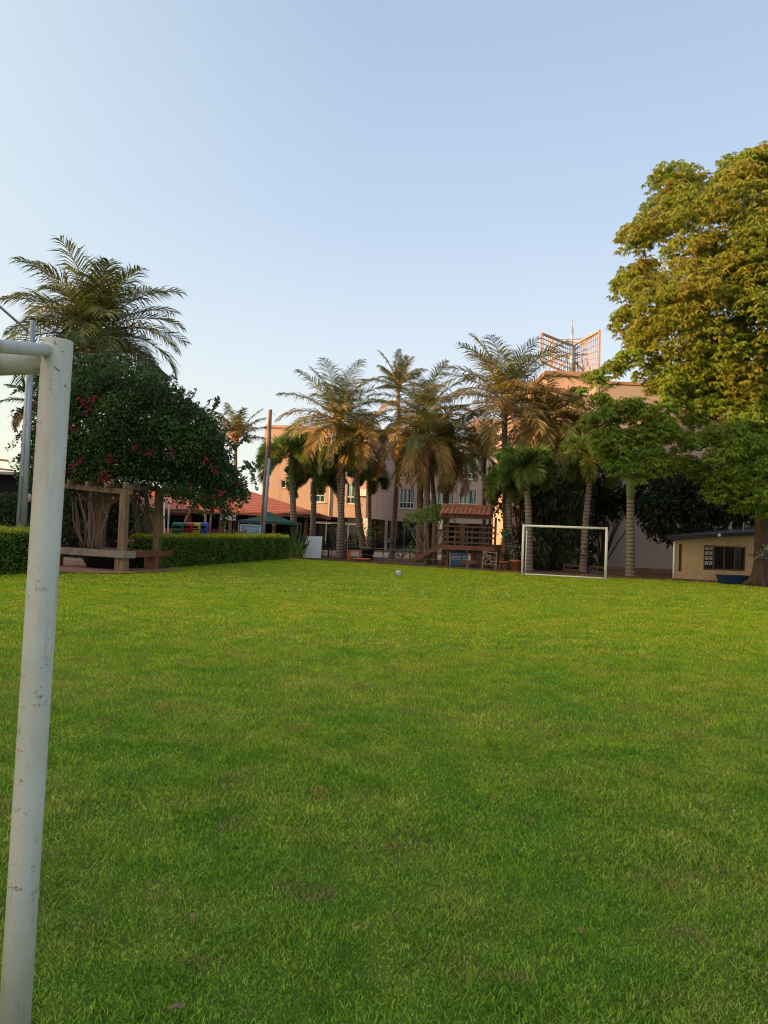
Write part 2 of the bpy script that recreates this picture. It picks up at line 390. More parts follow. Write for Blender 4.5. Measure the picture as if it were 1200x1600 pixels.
def palm(name, label, basept, heart, kind='coconut', flen=3.5, nf=22, r0=0.17, r1=0.11, bend=0.0, droop=1.7, old=0.3, seed=None, group=None, elev=(-0.35, 1.35), shaft=None, leaflen=None, fruit=0):
    global rng
    keep = rng
    if seed is not None: rng = np.random.default_rng(seed)
    b = Vector(basept); hrt = Vector(heart)
    root = thing(name, label, 'palm', b, group)
    path = trunk_path(b, hrt, bend); n = len(path)
    rad = [r0*1.35] + [r0 + (r1-r0)*i/(n-2) for i in range(n-1)]
    path.insert(1, path[0].lerp(path[1], 0.35)); rad.insert(1, r0*1.05)
    # ring scars: small ridges and an uneven girth
    dense, dr_ = [], []
    m_ = max(30, int((hrt-b).length/0.16))
    cum = [0.0]
    for i in range(1, len(path)): cum.append(cum[-1]+(path[i]-path[i-1]).length)
    for k in range(m_+1):
        tt_ = cum[-1]*k/m_; i = max(j for j in range(len(cum)-1) if cum[j] <= tt_+1e-9); f = (tt_-cum[i])/max(1e-6, cum[i+1]-cum[i])
        dense.append(path[i].lerp(path[i+1], f)); dr_.append((rad[i]*(1-f)+rad[i+1]*f)*(1+(.045 if k % 2 else -.03)+.03*(rng.random()-.5)))
    tb = MB(); tb.tube(dense, dr_, 12, jitter=.05); tb.build('trunk', M['coco_trunk' if kind == 'coconut' else 'fox_trunk'], root, True)
    up = (path[-1]-path[-2]).normalized()
    cb = MB(); hp = np.array(hrt)
    if kind == 'coconut':
        nf = int(nf*1.22)
        for i in range(nf):
            f = (i+0.5)/nf; azi = i*2.39996 + (rng.random()-.5)*0.5
            el_ = elev[1] + (elev[0]+0.15-elev[1])*f**0.95 + (rng.random()-.5)*0.2
            dr = droop*(0.55+0.45*rng.random())*(1.0 - 0.38*max(0, el_)/1.4)
            tn = 0.66 - old*1.15*f + (rng.random()-.5)*0.42
            frond(cb, hp + np.array([math.sin(azi), math.cos(azi), 0])*r1*0.7 + np.array([0,0,0.25*(1-f)]), azi, el_, flen*(0.82+0.25*rng.random())*(0.75+0.25*min(1, f*3+.4)), dr, 50, leaflen or flen*0.27, 0.046, 'feather', tn, 0.45+0.45*f, 0.035)
        sb = MB()
        for i in range(12):
            azi = i*2.4; q = Vector((math.sin(azi), math.cos(azi), 0))
            sb.bar(hrt - up*0.25 + q*r1*0.8, hrt + up*0.35 + q*(r1+0.10), 0.12, 0.04)
        sb.build('leaf_sheath', M['sheath'], root)
        if fruit:
            fb = MB()
            for i in range(fruit):
                azi = i*1.7; q = Vector((math.sin(azi), math.cos(azi), 0))
                for j in range(9):
                    c = hrt + q*(0.28+0.12*random.random()) + Vector((random.uniform(-.15,.15), random.uniform(-.15,.15), -0.15-0.5*random.random()))
                    fb.lathe(c, [(0.01,-.10),(0.07,-.06),(0.085,0),(0.06,.07),(0.01,.10)], 8)
            fb.build('fruit_cluster', M['fruit'], root, True)
    else:
        for i in range(nf):
            f = (i+0.5)/nf; azi = i*2.39996 + (rng.random()-.5)*0.4
            el_ = elev[1] + (elev[0]-elev[1])*f + (rng.random()-.5)*0.15
            frond(cb, hp, azi, el_, flen*(0.85+0.25*rng.random()), droop*(0.8+0.4*rng.random()), 78, leaflen or 0.62, 0.046, 'fox', 0.8-0.3*f+(rng.random()-.5)*0.3 - old*0.6*f, 0.25, 0.03)
        if shaft:
            sb = MB(); p0 = hrt - up*shaft
            sb.tube([p0, p0+up*0.15, hrt, hrt+up*0.35], [r1*1.08, r1*1.35, r1*1.0, r1*0.4], 12); sb.build('crownshaft', M['crownshaft'], root, True)
    cb.build('crown', M['palm_leaf' if kind == 'coconut' else 'fox_leaf'], root)
    rng = keep
    return root

# ================================================================== THE SETTING
def poly_sheet(name, pts, z, m):
    mb = MB(); mb.add([(p[0], p[1], z) for p in pts], [tuple(range(len(pts)))])
    return tag(mb.build(name, m), kind='structure')
M['ground'] = mat('bare garden ground', (0.24,0.17,0.11), (0.13,0.10,0.06), 0.6, 0.95, 0.3, 8, 0.03)
gm = MB(); gm.add([(-900,-300,-0.008),(900,-300,-0.008),(900,1500,-0.008),(-900,1500,-0.008)], [(0,1,2,3)])
tag(gm.build('ground', M['ground']), kind='structure')
LAWN = [(-30,-12),(-17,5),(-11.6,17),(-9.15,21.9),(-7.3,25.2),(-4.5,38.6),(1.2,35.2),(5.7,32.2),(9,31.2),(11.7,30.75),(15.5,29.3),(24,27),(40,20),(40,-12)]
def make_lawn_mat(name, dark=1.0):
    m, nt, b = new_mat(name)
    tc = nt.nodes.new('ShaderNodeTexCoord')
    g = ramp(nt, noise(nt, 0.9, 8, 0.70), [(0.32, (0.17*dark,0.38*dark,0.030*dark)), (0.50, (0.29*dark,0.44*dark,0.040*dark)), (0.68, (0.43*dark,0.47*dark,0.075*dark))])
    g2 = ramp(nt, noise(nt, 3.2, 6, 0.7), [(0.38, (0.72,0.80,0.75)), (0.62, (1.18,1.06,1.15))])
    col = mix(nt, 1.0, g, g2, 'MULTIPLY')
    br = ramp(nt, noise(nt, 2.1, 9, 0.76), [(0.55, (0,0,0)), (0.66, (0.9,0.9,0.9))])
    col = mix(nt, br, col, (0.40*dark,0.29*dark,0.095*dark))
    # painted light: brighter and yellower with distance, darker and greener near the camera
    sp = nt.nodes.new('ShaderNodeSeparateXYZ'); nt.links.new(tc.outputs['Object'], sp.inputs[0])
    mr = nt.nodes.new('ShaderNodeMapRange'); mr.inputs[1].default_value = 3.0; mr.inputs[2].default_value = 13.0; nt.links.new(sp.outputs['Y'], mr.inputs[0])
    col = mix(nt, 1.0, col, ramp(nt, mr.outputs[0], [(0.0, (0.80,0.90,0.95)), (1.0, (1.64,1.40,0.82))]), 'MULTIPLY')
    a = nt.nodes.new('ShaderNodeAttribute'); a.attribute_name = 'tint'
    v = ramp(nt, a.outputs['Fac'], [(0.0, (0.40,0.46,0.40)), (0.5, (1,1,1)), (0.9, (1.45,1.35,1.3)), (1.0, (2.0,1.7,2.6))])
    col = mix(nt, 1.0, col, v, 'MULTIPLY')
    nt.links.new(col, b.inputs['Base Color']); b.inputs['Roughness'].default_value = 0.7; b.inputs['Specular IOR Level'].default_value = 0.08
    return m, nt, b, col
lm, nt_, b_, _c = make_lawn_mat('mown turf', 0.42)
bumpit(nt_, b_, noise(nt_, 26, 6, 0.75), 0.5, 0.03)
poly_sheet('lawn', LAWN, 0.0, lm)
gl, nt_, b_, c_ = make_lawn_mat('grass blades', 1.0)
tr_ = nt_.nodes.new('ShaderNodeBsdfTranslucent'); nt_.links.new(c_, tr_.inputs[0])
ms_ = nt_.nodes.new('ShaderNodeMixShader'); ms_.inputs[0].default_value = 0.35
nt_.links.new(b_.outputs[0], ms_.inputs[1]); nt_.links.new(tr_.outputs[0], ms_.inputs[2]); nt_.links.new(ms_.outputs[0], nt_.nodes['Material Output'].inputs[0])
def in_poly(x, y, poly):
    ins = np.zeros(len(x), bool); n = len(poly)
    for i in range(n):
        x0, y0 = poly[i]; x1, y1 = poly[(i+1) % n]
        c = ((y0 > y) != (y1 > y)) & (x < (x1-x0)*(y-y0)/(y1-y0+1e-12)+x0); ins ^= c
    return ins
kp_ = [(-5.0,38.8),(1.22,35.2),(5.72,32.2),(9.02,31.2),(11.7,30.72),(15.5,29.28)]
def grass():
    mb = MB()
    for (y0, y1, dens, w, hgt) in ((1.1,3.6,17000,0.0040,0.023),(3.6,6,10000,0.0050,0.028),(6,10,3600,0.0075,0.042),(10,18,1500,0.012,0.045),(18,39,420,0.020,0.05)):
        X = 0.56*y1+2.9; n = int((y1-y0)*2*X*dens)
        x = (rng.random(n)*2-1)*X; y = y0+(y1-y0)*rng.random(n)
        k = in_poly(x, y, LAWN) & (np.abs(x) < 0.56*y+2.9); x, y = x[k], y[k]; n = len(x)
        # uneven sward: taller tufts and thin places
        q = np.sin(x*7.1+1.3*np.sin(y*5.3))*np.sin(y*6.3+1.7*np.sin(x*4.1))
        h = hgt*(0.55+0.6*rng.random(n))*(1+0.35*q)
        an = rng.random(n)*6.283; lean = 0.35+0.9*rng.random(n)
        D = np.stack([np.cos(an)*lean, np.sin(an)*lean, np.ones(n)], 1); D = unit(D)
        sa = an+1.57+(rng.random(n)-.5)*1.5
        S = np.stack([np.cos(sa), np.sin(sa), np.zeros(n)], 1)*(w*(0.7+0.6*rng.random(n)))[:,None]
        p = np.stack([x, y, np.full(n, -0.002)], 1)
        t = rng.random(n)
        if y0 < 6:
            p1 = p + D*(h*0.6)[:,None]; D2 = unit(D + np.stack([np.cos(an)*0.55, np.sin(an)*0.55, np.full(n,-0.2)], 1)); p2 = p1 + D2*(h*0.6)[:,None]
            V = np.stack([p-S/2, p+S/2, p1+S*0.45, p1-S*0.45, p2], 1).reshape(-1,3); kk = np.arange(n)*5
            mb.add(V, np.stack([kk,kk+1,kk+2,kk+3], 1), np.repeat(t, 5))
            mb.F.append((np.stack([kk+3,kk+2,kk+4],1)+(mb.n-5*n)).ravel()); mb.S.append(np.full(n,3)); mb.M.append(np.zeros(n))
        else:
            V = np.stack([p-S/2, p+S/2, p+D*h[:,None]], 1).reshape(-1,3)
            mb.add(V, np.arange(3*n).reshape(n,3), np.repeat(t, 3))
    for (a, b, k_) in [((-9.15,21.9),(-12.8,14.6),130),((-7.35,25.3),(-4.6,37.7),130)]+[(kp_[i], kp_[i+1], 150) for i in range(5)]:
        Ln = math.hypot(b[0]-a[0], b[1]-a[1]); n = int(Ln*k_); f = rng.random(n); off = np.abs(rng.normal(size=n))*.09
        ux, uy = (b[0]-a[0])/Ln, (b[1]-a[1])/Ln
        clump = .5+.5*np.sin(f*Ln*3.1)*np.sin(f*Ln*7.7+1)
        p = np.stack([a[0]+(b[0]-a[0])*f+(uy if k_ == 150 else uy)*(off if k_ != 150 else off), a[1]+(b[1]-a[1])*f-ux*off, np.zeros(n)], 1)
        if k_ == 130 and a[0] < -9: p[:,0] += 2*off*abs(uy); 
        h = (.04+.10*rng.random(n)*clump)[:,None]; D = unit(np.stack([rng.normal(size=n)*.5, rng.normal(size=n)*.5, np.ones(n)], 1)); an = rng.random(n)*6.28
        S = np.stack([np.cos(an), np.sin(an), np.zeros(n)], 1)*.014
        V = np.stack([p-S/2, p+S/2, p+D*h], 1).reshape(-1,3); mb.add(V, np.arange(3*n).reshape(n,3), np.repeat(rng.random(n), 3))
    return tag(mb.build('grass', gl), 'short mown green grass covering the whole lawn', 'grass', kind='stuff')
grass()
# beds, paving
bed = [(-5.1,39.0),(1.25,35.45),(5.75,32.45),(9.05,31.4),(11.7,30.95),(15.5,29.5),(22,30),(22,44),(2,46),(-5.1,46)]
poly_sheet('garden_bed', bed, 0.004, M['soil'])
M['paving'] = mat('terracotta paving', (0.40,0.20,0.12), (0.28,0.14,0.09), 3, 0.85, 0.2, stain=(0.18,0.12,0.09))
poly_sheet('terracotta_paving', [(-9.1,21.75),(-7.55,22.3),(-6.4,24.9),(-7.2,25.8),(-12.5,28.5),(-13.5,24)], 0.03, M['paving'])
M['court'] = mat('paved courtyard', (0.34,0.28,0.22), (0.24,0.20,0.16), 1.2, 0.9, 0.1)
poly_sheet('courtyard', [(-40,30),(-8.2,28.6),(-5.4,39),(-5.4,46.5),(25,46.5),(25,57.6),(-40,57.6)], -0.002, M['court'])
kb = MB(); kp = [(-5.0,38.9),(1.22,35.3),(5.72,32.3),(9.02,31.28),(11.7,30.82),(15.5,29.38)]
for a, b in zip(kp[:-1], kp[1:]): kb.bar((*a,0.05), (*b,0.05), 0.10, 0.12)
tag(kb.build('kerb', M['wood_red']), kind='structure')

# ================================================================== GOALS
def goal(name, label, right_base, wdir, width=3.0, H=2.0, r=0.04, rs=0.019, depth=0.85, group='white football goals'):
    """right_base: foot of the post at the far end of wdir; wdir points from that post along the crossbar; back = where the net frame stands"""
    A = Vector(right_base); u = Vector((*wdir, 0)).normalized()
    root = thing(name, label, 'goal', A, group)
    return root, A, u
GL = Vector((-0.947, 0.32, 0))
ng = W(90, 540, 2.13); LEAN = Vector((0.027, 0, 0)); A = Vector((ng.x, ng.y, 0)) - LEAN; Hn = 2.0  # the frame stands a little out of plumb
root = thing('football_goal', 'white football goal close to the camera, chipped paint, cut off by the left edge', 'goal', A, 'white football goals')
Bp = A + GL*3.0; back = Vector((-0.32, -0.947, 0))*0.85
for P_ in (A, Bp):
    mb = MB(); q_ = lambda z: P_+LEAN*(z/2)+Vector((0,0,z)); mb.tube([q_(0), q_(0.5), q_(1.2), q_(Hn-0.004), q_(Hn)], [0.0405,0.0405,0.0405,0.0405,0.0403], 32); mb.build('post', M['white_paint'], root, True)
A, Bp = A+LEAN, Bp+LEAN
mb = MB(); mb.tube([A+Vector((0,0,Hn-0.052))+GL*0.03, A+GL*1.5+Vector((0,0,Hn-0.052)), Bp+Vector((0,0,Hn-0.052))-GL*0.03], 0.0395, 28); mb.build('crossbar', M['white_paint'], root, True)
for P_ in (A, Bp):
    mb = MB(); s0 = P_+Vector((0,0,Hn-0.035))+back.normalized()*0.03; s1 = P_+back+Vector((0,0,Hn-0.175))
    mb.tube([s0, s0.lerp(s1, .5), s1], 0.0175, 20)
    # weld bead round the joint
    mb.tube([s0-back.normalized()*0.004, s0+back.normalized()*0.012], [0.023,0.019], 16)
    st_ = mb.build('top_stay', M['white_paint'], root, True)
    mb = MB(); c_ = s0-back.normalized()*0.002
    mb.tube([c_+Vector((.0215*math.cos(k*.5236), 0, .0215*math.sin(k*.5236)))+back.normalized()*(.003*math.sin(k*2.1)) for k in range(13)], [.004+.0015*(k % 3) for k in range(13)], 6, False); mb.build('weld_bead', M['weld'], st_, True)
    mb = MB(); mb.tube([P_+back, s1], 0.0175, 16); mb.build('back_post', M['white_paint'], root, True)
mb = MB(); mb.tube([A+back+Vector((0,0,0.02)), Bp+back+Vector((0,0,0.02))], 0.0175, 16); mb.build('ground_bar', M['white_paint'], root, True)

fl, fr = G(815.5, 30.0), G(945.5, 29.0)
root = thing('football_goal', 'white football goal standing at the far end of the lawn before the dark shrubs', 'goal', fl, 'white football goals')
ud = (fr-fl).normalized(); bk = Vector((-ud.y, ud.x, 0))*0.9
for P_ in (fl, fr):
    mb = MB(); mb.tube([P_, P_+Vector((0,0,2.02))], 0.045, 16); mb.build('post', M['white_plain'], root, True)
mb = MB(); mb.tube([fl+Vector((0,0,1.975))+ud*.03, fr+Vector((0,0,1.975))-ud*.03], 0.044, 16); mb.build('crossbar', M['white_plain'], root, True)
for P_ in (fl, fr):
    mb = MB(); mb.tube([P_+Vector((0,0,1.95)), P_+bk+Vector((0,0,1.85))], 0.02, 10); mb.build('top_stay', M['white_plain'], root, True)
    mb = MB(); mb.tube([P_+bk, P_+bk+Vector((0,0,1.85))], 0.02, 10); mb.build('back_post', M['white_plain'], root, True)
mb = MB(); mb.tube([fl+bk+Vector((0,0,.05)), fr+bk+Vector((0,0,.05))], 0.03, 10); mb.build('ground_bar', M['white_plain'], root, True)
# ball
def ball(p, r):
    me = MB(); n = 24
    prof = [(r*math.sin(math.pi*i/16)+1e-4, -r*math.cos(math.pi*i/16)) for i in range(17)]
    me.lathe((p.x, p.y, r), prof, n); return me
m_, nt_, b_ = new_mat('scuffed football')
vo = nt_.nodes.new('ShaderNodeTexVoronoi'); vo.inputs['Scale'].default_value = 9; vo.feature = 'F1'; tc_ = nt_.nodes.new('ShaderNodeTexCoord'); nt_.links.new(tc_.outputs['Object'], vo.inputs['Vector'])
nt_.links.new(ramp(nt_, vo.outputs['Distance'], [(0.30,(0.66,0.63,0.58)),(0.5,(0.45,0.40,0.36))]), b_.inputs['Base Color']); b_.inputs['Roughness'].default_value = 0.5
bp = G(622.5, 26.5)
tag(ball(bp, 0.115).build('ball', m_, smooth=True, origin=(bp.x, bp.y, 0)), 'scuffed white ball lying on the far part of the lawn', 'ball')
# fallen leaf in the foreground
dp = W(277, 1568, 2.45); dp = G(277, 2.38)
mb = MB(); mb.tube([dp+Vector((-.024,-.012,.030)), dp+Vector((-.004,0,.036)), dp+Vector((.018,.014,.040))], [0.005,0.008,0.003], 6)
mb.tube([dp+Vector((-.004,0,.036)), dp+Vector((.018,-.004,.031))], [0.006,0.004], 6)
tag(mb.build('dry_bark_chip', M['vine'], None, True, origin=dp), 'dry brown chip of bark lying on the grass in the foreground', 'bark chip')

for i, (px, py) in enumerate(((1148,1276),(772,1254),(905,1462),(640,1250),(1075,1058),(300,1440),(540,1120))):
    d = 1800/(py-yh(px)); p = G(px, d); k = .012+.004*(i % 3)
    mb = MB(); n = 5; V = []
    for j in range(n):
        f = j/(n-1); w_ = k*.55*math.sin(math.pi*(.08+.84*f)); cu_ = .012*math.sin(math.pi*f)
        V += [p+Vector((k*(f-.5)*2*math.cos(i), k*(f-.5)*2*math.sin(i), .036+cu_))+Vector((-math.sin(i)*w_, math.cos(i)*w_, .006)), p+Vector((k*(f-.5)*2*math.cos(i), k*(f-.5)*2*math.sin(i), .034+cu_))-Vector((-math.sin(i)*w_, math.cos(i)*w_, -.006))]
    mb.add(V, [(2*j, 2*j+2, 2*j+3, 2*j+1) for j in range(n-1)])
    tag(mb.build('fallen_leaf', M['sheath'] if i % 4 else M['trim_leaf'], None, origin=p), 'small dry fallen leaf lying on the mown lawn', 'leaf', 'dry leaves scattered on the lawn')

# ================================================================== HEDGES
def hedge(label, p0, p1, thick, h0, h1, side):
    p0, p1 = np.array(p0, float), np.array(p1, float); d = (p1-p0); Ln = np.linalg.norm(d); d /= Ln; nrm = np.array([d[1], -d[0]])*side
    root = thing('hedge', label, 'hedge', (p0[0], p0[1], 0), 'clipped hedges along the lawn')
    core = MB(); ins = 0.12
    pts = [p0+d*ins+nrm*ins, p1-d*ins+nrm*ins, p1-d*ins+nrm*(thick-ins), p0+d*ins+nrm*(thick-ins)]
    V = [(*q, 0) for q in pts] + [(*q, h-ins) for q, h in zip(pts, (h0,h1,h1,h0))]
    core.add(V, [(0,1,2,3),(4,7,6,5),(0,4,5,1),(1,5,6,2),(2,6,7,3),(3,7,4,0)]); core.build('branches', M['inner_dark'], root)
    mb = MB()
    def emit(n, kind):
        a = rng.random(n)*Ln; v = rng.random(n); j = (rng.random(n)**2)*0.12
        hh = h0+(h1-h0)*a/Ln
        wob = 0.035*np.sin(a*5.1)+0.03*np.sin(a*2.3+v*6)+0.02*np.sin(v*17+a*9)
        if kind == 'front': off = -wob+j; z = v*(hh-0.02)
        elif kind == 'back': off = thick+wob-j; z = v*hh
        elif kind == 'top': off = v*thick; z = hh-j*0.8+wob*0.8
        if kind in ('end0','end1'):
            off = a/Ln*thick; a = np.full(n, 0.0 if kind == 'end0' else Ln) + (j if kind == 'end0' else -j); z = v*(h0 if kind == 'end0' else h1)
        P = np.stack([p0[0]+d[0]*a+nrm[0]*off, p0[1]+d[1]*a+nrm[1]*off, z], 1)
        o = {'front': np.array([-nrm[0],-nrm[1],0.1]), 'back': np.array([nrm[0],nrm[1],0.1]), 'top': np.array([0,0,0.9]), 'end0': np.array([-d[0],-d[1],0.]), 'end1': np.array([d[0],d[1],0.])}[kind]
        D = o*0.7 + rng.normal(size=(n,3))*0.6 + np.array([0,0,0.15])
        V, F = leaf_quads(P, D, 0.06+0.05*rng.random(n), 0.035+0.025*rng.random(n))
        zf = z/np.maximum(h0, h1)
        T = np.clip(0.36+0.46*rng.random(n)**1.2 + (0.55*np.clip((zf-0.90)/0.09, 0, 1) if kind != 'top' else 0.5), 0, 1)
        mb.add(V, F, np.repeat(T, 4))
    k = 620
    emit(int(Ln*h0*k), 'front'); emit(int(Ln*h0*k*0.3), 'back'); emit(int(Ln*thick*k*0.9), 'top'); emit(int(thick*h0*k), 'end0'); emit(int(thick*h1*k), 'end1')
    for i in range(int(Ln*9)):
        a = rng.random()*Ln; v = rng.random()*thick; hh = h0+(h1-h0)*a/Ln; q = np.array([p0[0]+d[0]*a+nrm[0]*v, p0[1]+d[1]*a+nrm[1]*v, hh-.05]); hgt = rng.uniform(.08,.22); n = 9
        P = q+np.stack([rng.normal(size=n)*.02, rng.normal(size=n)*.02, np.linspace(0,hgt,n)],1); V, F = leaf_quads(P, rng.normal(size=(n,3))+np.array([0,0,.3]), .06, .032); mb.add(V, F, np.repeat(rng.uniform(.6,.95,n),4))
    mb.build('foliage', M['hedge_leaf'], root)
hedge('clipped green hedge left of the wooden pergola, behind the near goal post', (-12.8,14.4), (-9.15,21.7), 1.1, 1.2, 1.2, -1)
hedge('long clipped green hedge right of the pergola with a yellow green top', (-7.35,25.3), (-4.6,37.7), 1.1, 1.07, 1.15, -1)

# ================================================================== BUILDINGS
M['wall_orange'] = mat('salmon wall paint', (0.50,0.34,0.245), (0.43,0.295,0.21), 0.5, 0.85, 0.05, 40, stain=(0.36,0.25,0.185), stain_scale=0.9, stain_lo=0.53, stretch=(1.4,1.4,0.16))
M['wall_beige'] = mat('beige wall paint', (0.43,0.36,0.31), (0.38,0.315,0.27), 0.5, 0.85, 0.05, 40, stain=(0.33,0.275,0.23), stain_scale=0.9, stain_lo=0.53, stretch=(1.4,1.4,0.16))
M['wall_grey'] = mat('grey beige wall paint', (0.36,0.275,0.225), (0.31,0.24,0.195), 0.4, 0.88, 0.05, 40, stain=(0.25,0.20,0.16), stain_scale=0.8, stain_lo=0.52, stretch=(1.4,1.4,0.16))
M['wall_red'] = mat('orange red wall', (0.50,0.15,0.07), (0.42,0.12,0.06), 1, 0.85)
M['wall_ochre'] = mat('rough ochre render', (0.56,0.375,0.205), (0.45,0.295,0.155), 3, 0.95, 0.7, 14, 0.02, stain=(0.30,0.20,0.10), stain_scale=2, stain_lo=0.62)
M['trim'] = mat('pale trim', (0.66,0.58,0.50), (0.58,0.50,0.42), 1, 0.7)
M['white_frame'] = mat('white window frame', (0.70,0.70,0.68), None, 2, 0.5)
M['parapet'] = mat('brown parapet cap', (0.34,0.20,0.12), (0.26,0.15,0.09), 1, 0.85)
def glass_mat(name, c, rough=0.08):
    m, nt, b = new_mat(name)
    f = noise(nt, 1.5, 3, 0.5); nt.links.new(ramp(nt, f, [(0.3, tuple(q*0.6 for q in c)), (0.7, c)]), b.inputs['Base Color'])
    b.inputs['Roughness'].default_value = rough; b.inputs['Specular IOR Level'].default_value = 0.5; return m
M['glass_green'] = glass_mat('green tinted glass', (0.025,0.10,0.085))
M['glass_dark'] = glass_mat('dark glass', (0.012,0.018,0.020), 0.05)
M['curtain'] = mat('pale curtain', (0.40,0.50,0.44), (0.20,0.33,0.28), 3, 0.9, stretch=(9,9,0.2))
def tile_mat():
    m, nt, b = new_mat('clay roof tiles')
    tc = nt.nodes.new('ShaderNodeTexCoord')
    w = nt.nodes.new('ShaderNodeTexWave'); w.bands_direction = 'Z'; w.inputs['Scale'].default_value = 2.6; w.inputs['Distortion'].default_value = 0.4
    nt.links.new(tc.outputs['Object'], w.inputs[0])
    base = ramp(nt, noise(nt, 2.5, 6, 0.7), [(0.3, (0.30,0.075,0.045)), (0.7, (0.46,0.13,0.075))])
    ln = ramp(nt, w.outputs['Fac'], [(0.05, (0.35,0.35,0.35)), (0.3, (1,1,1))])
    nt.links.new(mix(nt, 1.0, base, ln, 'MULTIPLY'), b.inputs['Base Color']); b.inputs['Roughness'].default_value = 0.8
    bumpit(nt, b, w.outputs['Fac'], 0.6, 0.04); return m
M['tiles'] = tile_mat()
def window(root, o, u, n, u0, v0, u1, v1, cols=2, transom=0.36, gmat='glass_green', curtain=True, open_col=None):
    """frame, pane and curtain set into an opening of a wall with origin o"""
    o, u, n = Vector(o), Vector(u).normalized(), Vector(n).normalized(); z = Vector((0,0,1)); w, h = u1-u0, v1-v0
    P = lambda a, b, d: o + u*(u0+a) + z*(v0+b) - n*d
    fb = MB(); t = 0.06; d = 0.09
    fb.bar(P(0,t/2,d), P(w,t/2,d), t, t); fb.bar(P(0,h-t/2,d), P(w,h-t/2,d), t, t)
    fb.bar(P(t/2,t,d), P(t/2,h-t,d), t, t); fb.bar(P(w-t/2,t,d), P(w-t/2,h-t,d), t, t)
    if transom: fb.bar(P(t,h*transom,d), P(w-t,h*transom,d), t*1.5, t*1.3)
    for i in range(1, cols): fb.bar(P(w*i/cols,t,d-0.003), P(w*i/cols,h-t,d-0.003), t*0.8, t*0.8)
    # sill
    fb.bar(P(-0.06,-0.03,-0.03), P(w+0.06,-0.03,-0.03), 0.12, 0.05)
    f = fb.build('window', M['white_frame'], root)
    gb = MB(); gb.add([P(0.03,0.03,0.10),P(w-.03,0.03,0.10),P(w-.03,h-.03,0.10),P(0.03,h-.03,0.10)], [(0,1,2,3)]); gb.build('pane', M[gmat], f)
    if curtain:
        cbm = MB()
        for i in range(cols):
            a0 = w*(i+0.16)/cols; k = 5
            for j in range(k):
                aa = a0 + w*0.72/cols*j/k
                if (j*7+i*3) % 5 in (1, 3): cbm.bar(P(aa, h*(transom or 0.1)+0.08, 0.085), P(aa, h-0.09, 0.085), 0.07, 0.012, up=n)
        if cbm.V: cbm.build('curtain', M['curtain'], f)
    return f
def X(px, y, depth): return W(px, y, depth).x
def Z(px, y, depth): return W(px, y, depth).z

# ---- hotel: projecting left wing, receding side, long middle front
DL, DMD = 58.0, 66.0
xl0, xl1 = X(410, 760, DL), X(573, 760, DL); xm0, xm1 = X(615, 760, DMD), X(905, 760, DMD)
zL0 = Z(530, 808, DL); zLt = Z(470, 671, DL); zM0 = Z(650, 815, DMD); zMt = Z(650, 683, DMD)
hotel = thing('hotel_building', 'long three storey hotel with salmon walls and green glass windows behind the palms', 'building', ((xl0+xm1)/2, DL, 0))
zc = zL0
def rect_win(x0, y0, x1, y1, depth, ox, oz):
    a = W(x0, y1, depth); b = W(x1, y0, depth); return (a.x-ox, a.z-oz, b.x-ox, b.z-oz)
hl = [rect_win(484,753,509,784,DL,xl0,zc), rect_win(541,755,563,787,DL,xl0,zc), rect_win(439,750,447,762,DL,xl0,zc), rect_win(484,703,509,728,DL,xl0,zc), rect_win(541,705,563,730,DL,xl0,zc)]
mb = MB(); mb.wall((xl0,DL,zc), (1,0,0), (0,-1,0), xl1-xl0, zLt-zc, hl, 0.22); mb.build('wall', M['wall_orange'], hotel)
for i, q in enumerate(hl):
    window(hotel, (xl0,DL,zc), (1,0,0), (0,-1,0), *q, cols=1 if i == 2 else 3, transom=0 if i == 2 else 0.33, gmat='glass_dark' if i == 2 else 'glass_green', curtain=i != 2)
mb = MB(); sd = Vector((xm0-xl1, DMD-DL, 0)); sl = sd.length; sn = Vector((sd.y,-sd.x,0))
def on_side(px): # distance along the side wall for a photo column
    lo, hi = 0.0, 1.0
    d0 = RM @ Vector(((px-600)/FPX, 0.03, -1)); k = d0.x/d0.y
    f = (k*DL-xl1)/(sd.x-k*sd.y); return f
sh = []
for pxa in (596, 604):
    f = on_side(pxa); dp_ = DL+sd.y*f; f2 = on_side(pxa+3.5)
    for (ya, yb) in ((761,772),(711,721)):
        sh.append((f*sl, Z(pxa,yb,dp_)-zM0, f2*sl, Z(pxa,ya,dp_)-zM0))
mb.wall((xl1,DL+0.003,zM0), sd, sn, sl, zMt-zM0, sh, 0.22); mb.build('wall', M['wall_beige'], hotel)
for q in sh: window(hotel, (xl1,DL+0.003,zM0), sd, sn, *q, cols=1, transom=0, gmat='glass_dark', curtain=False)
hm = []
for (a, b) in ((624,648),(683,710),(717,745)):
    for (ya, yb) in ((764,794),(716,746)): hm.append(rect_win(a, ya+(a-624)*0.022, b, yb+(a-624)*0.022, DMD, xm0, zM0))
hm.append(rect_win(770,766,796,797,DMD,xm0,zM0)); 
mb = MB(); mb.wall((xm0,DMD,zM0), (1,0,0), (0,-1,0), xm1-xm0, zMt-zM0, hm, 0.22); mb.build('wall', M['wall_beige'], hotel)
for q in hm: window(hotel, (xm0,DMD,zM0), (1,0,0), (0,-1,0), *q, cols=4, transom=0.3)
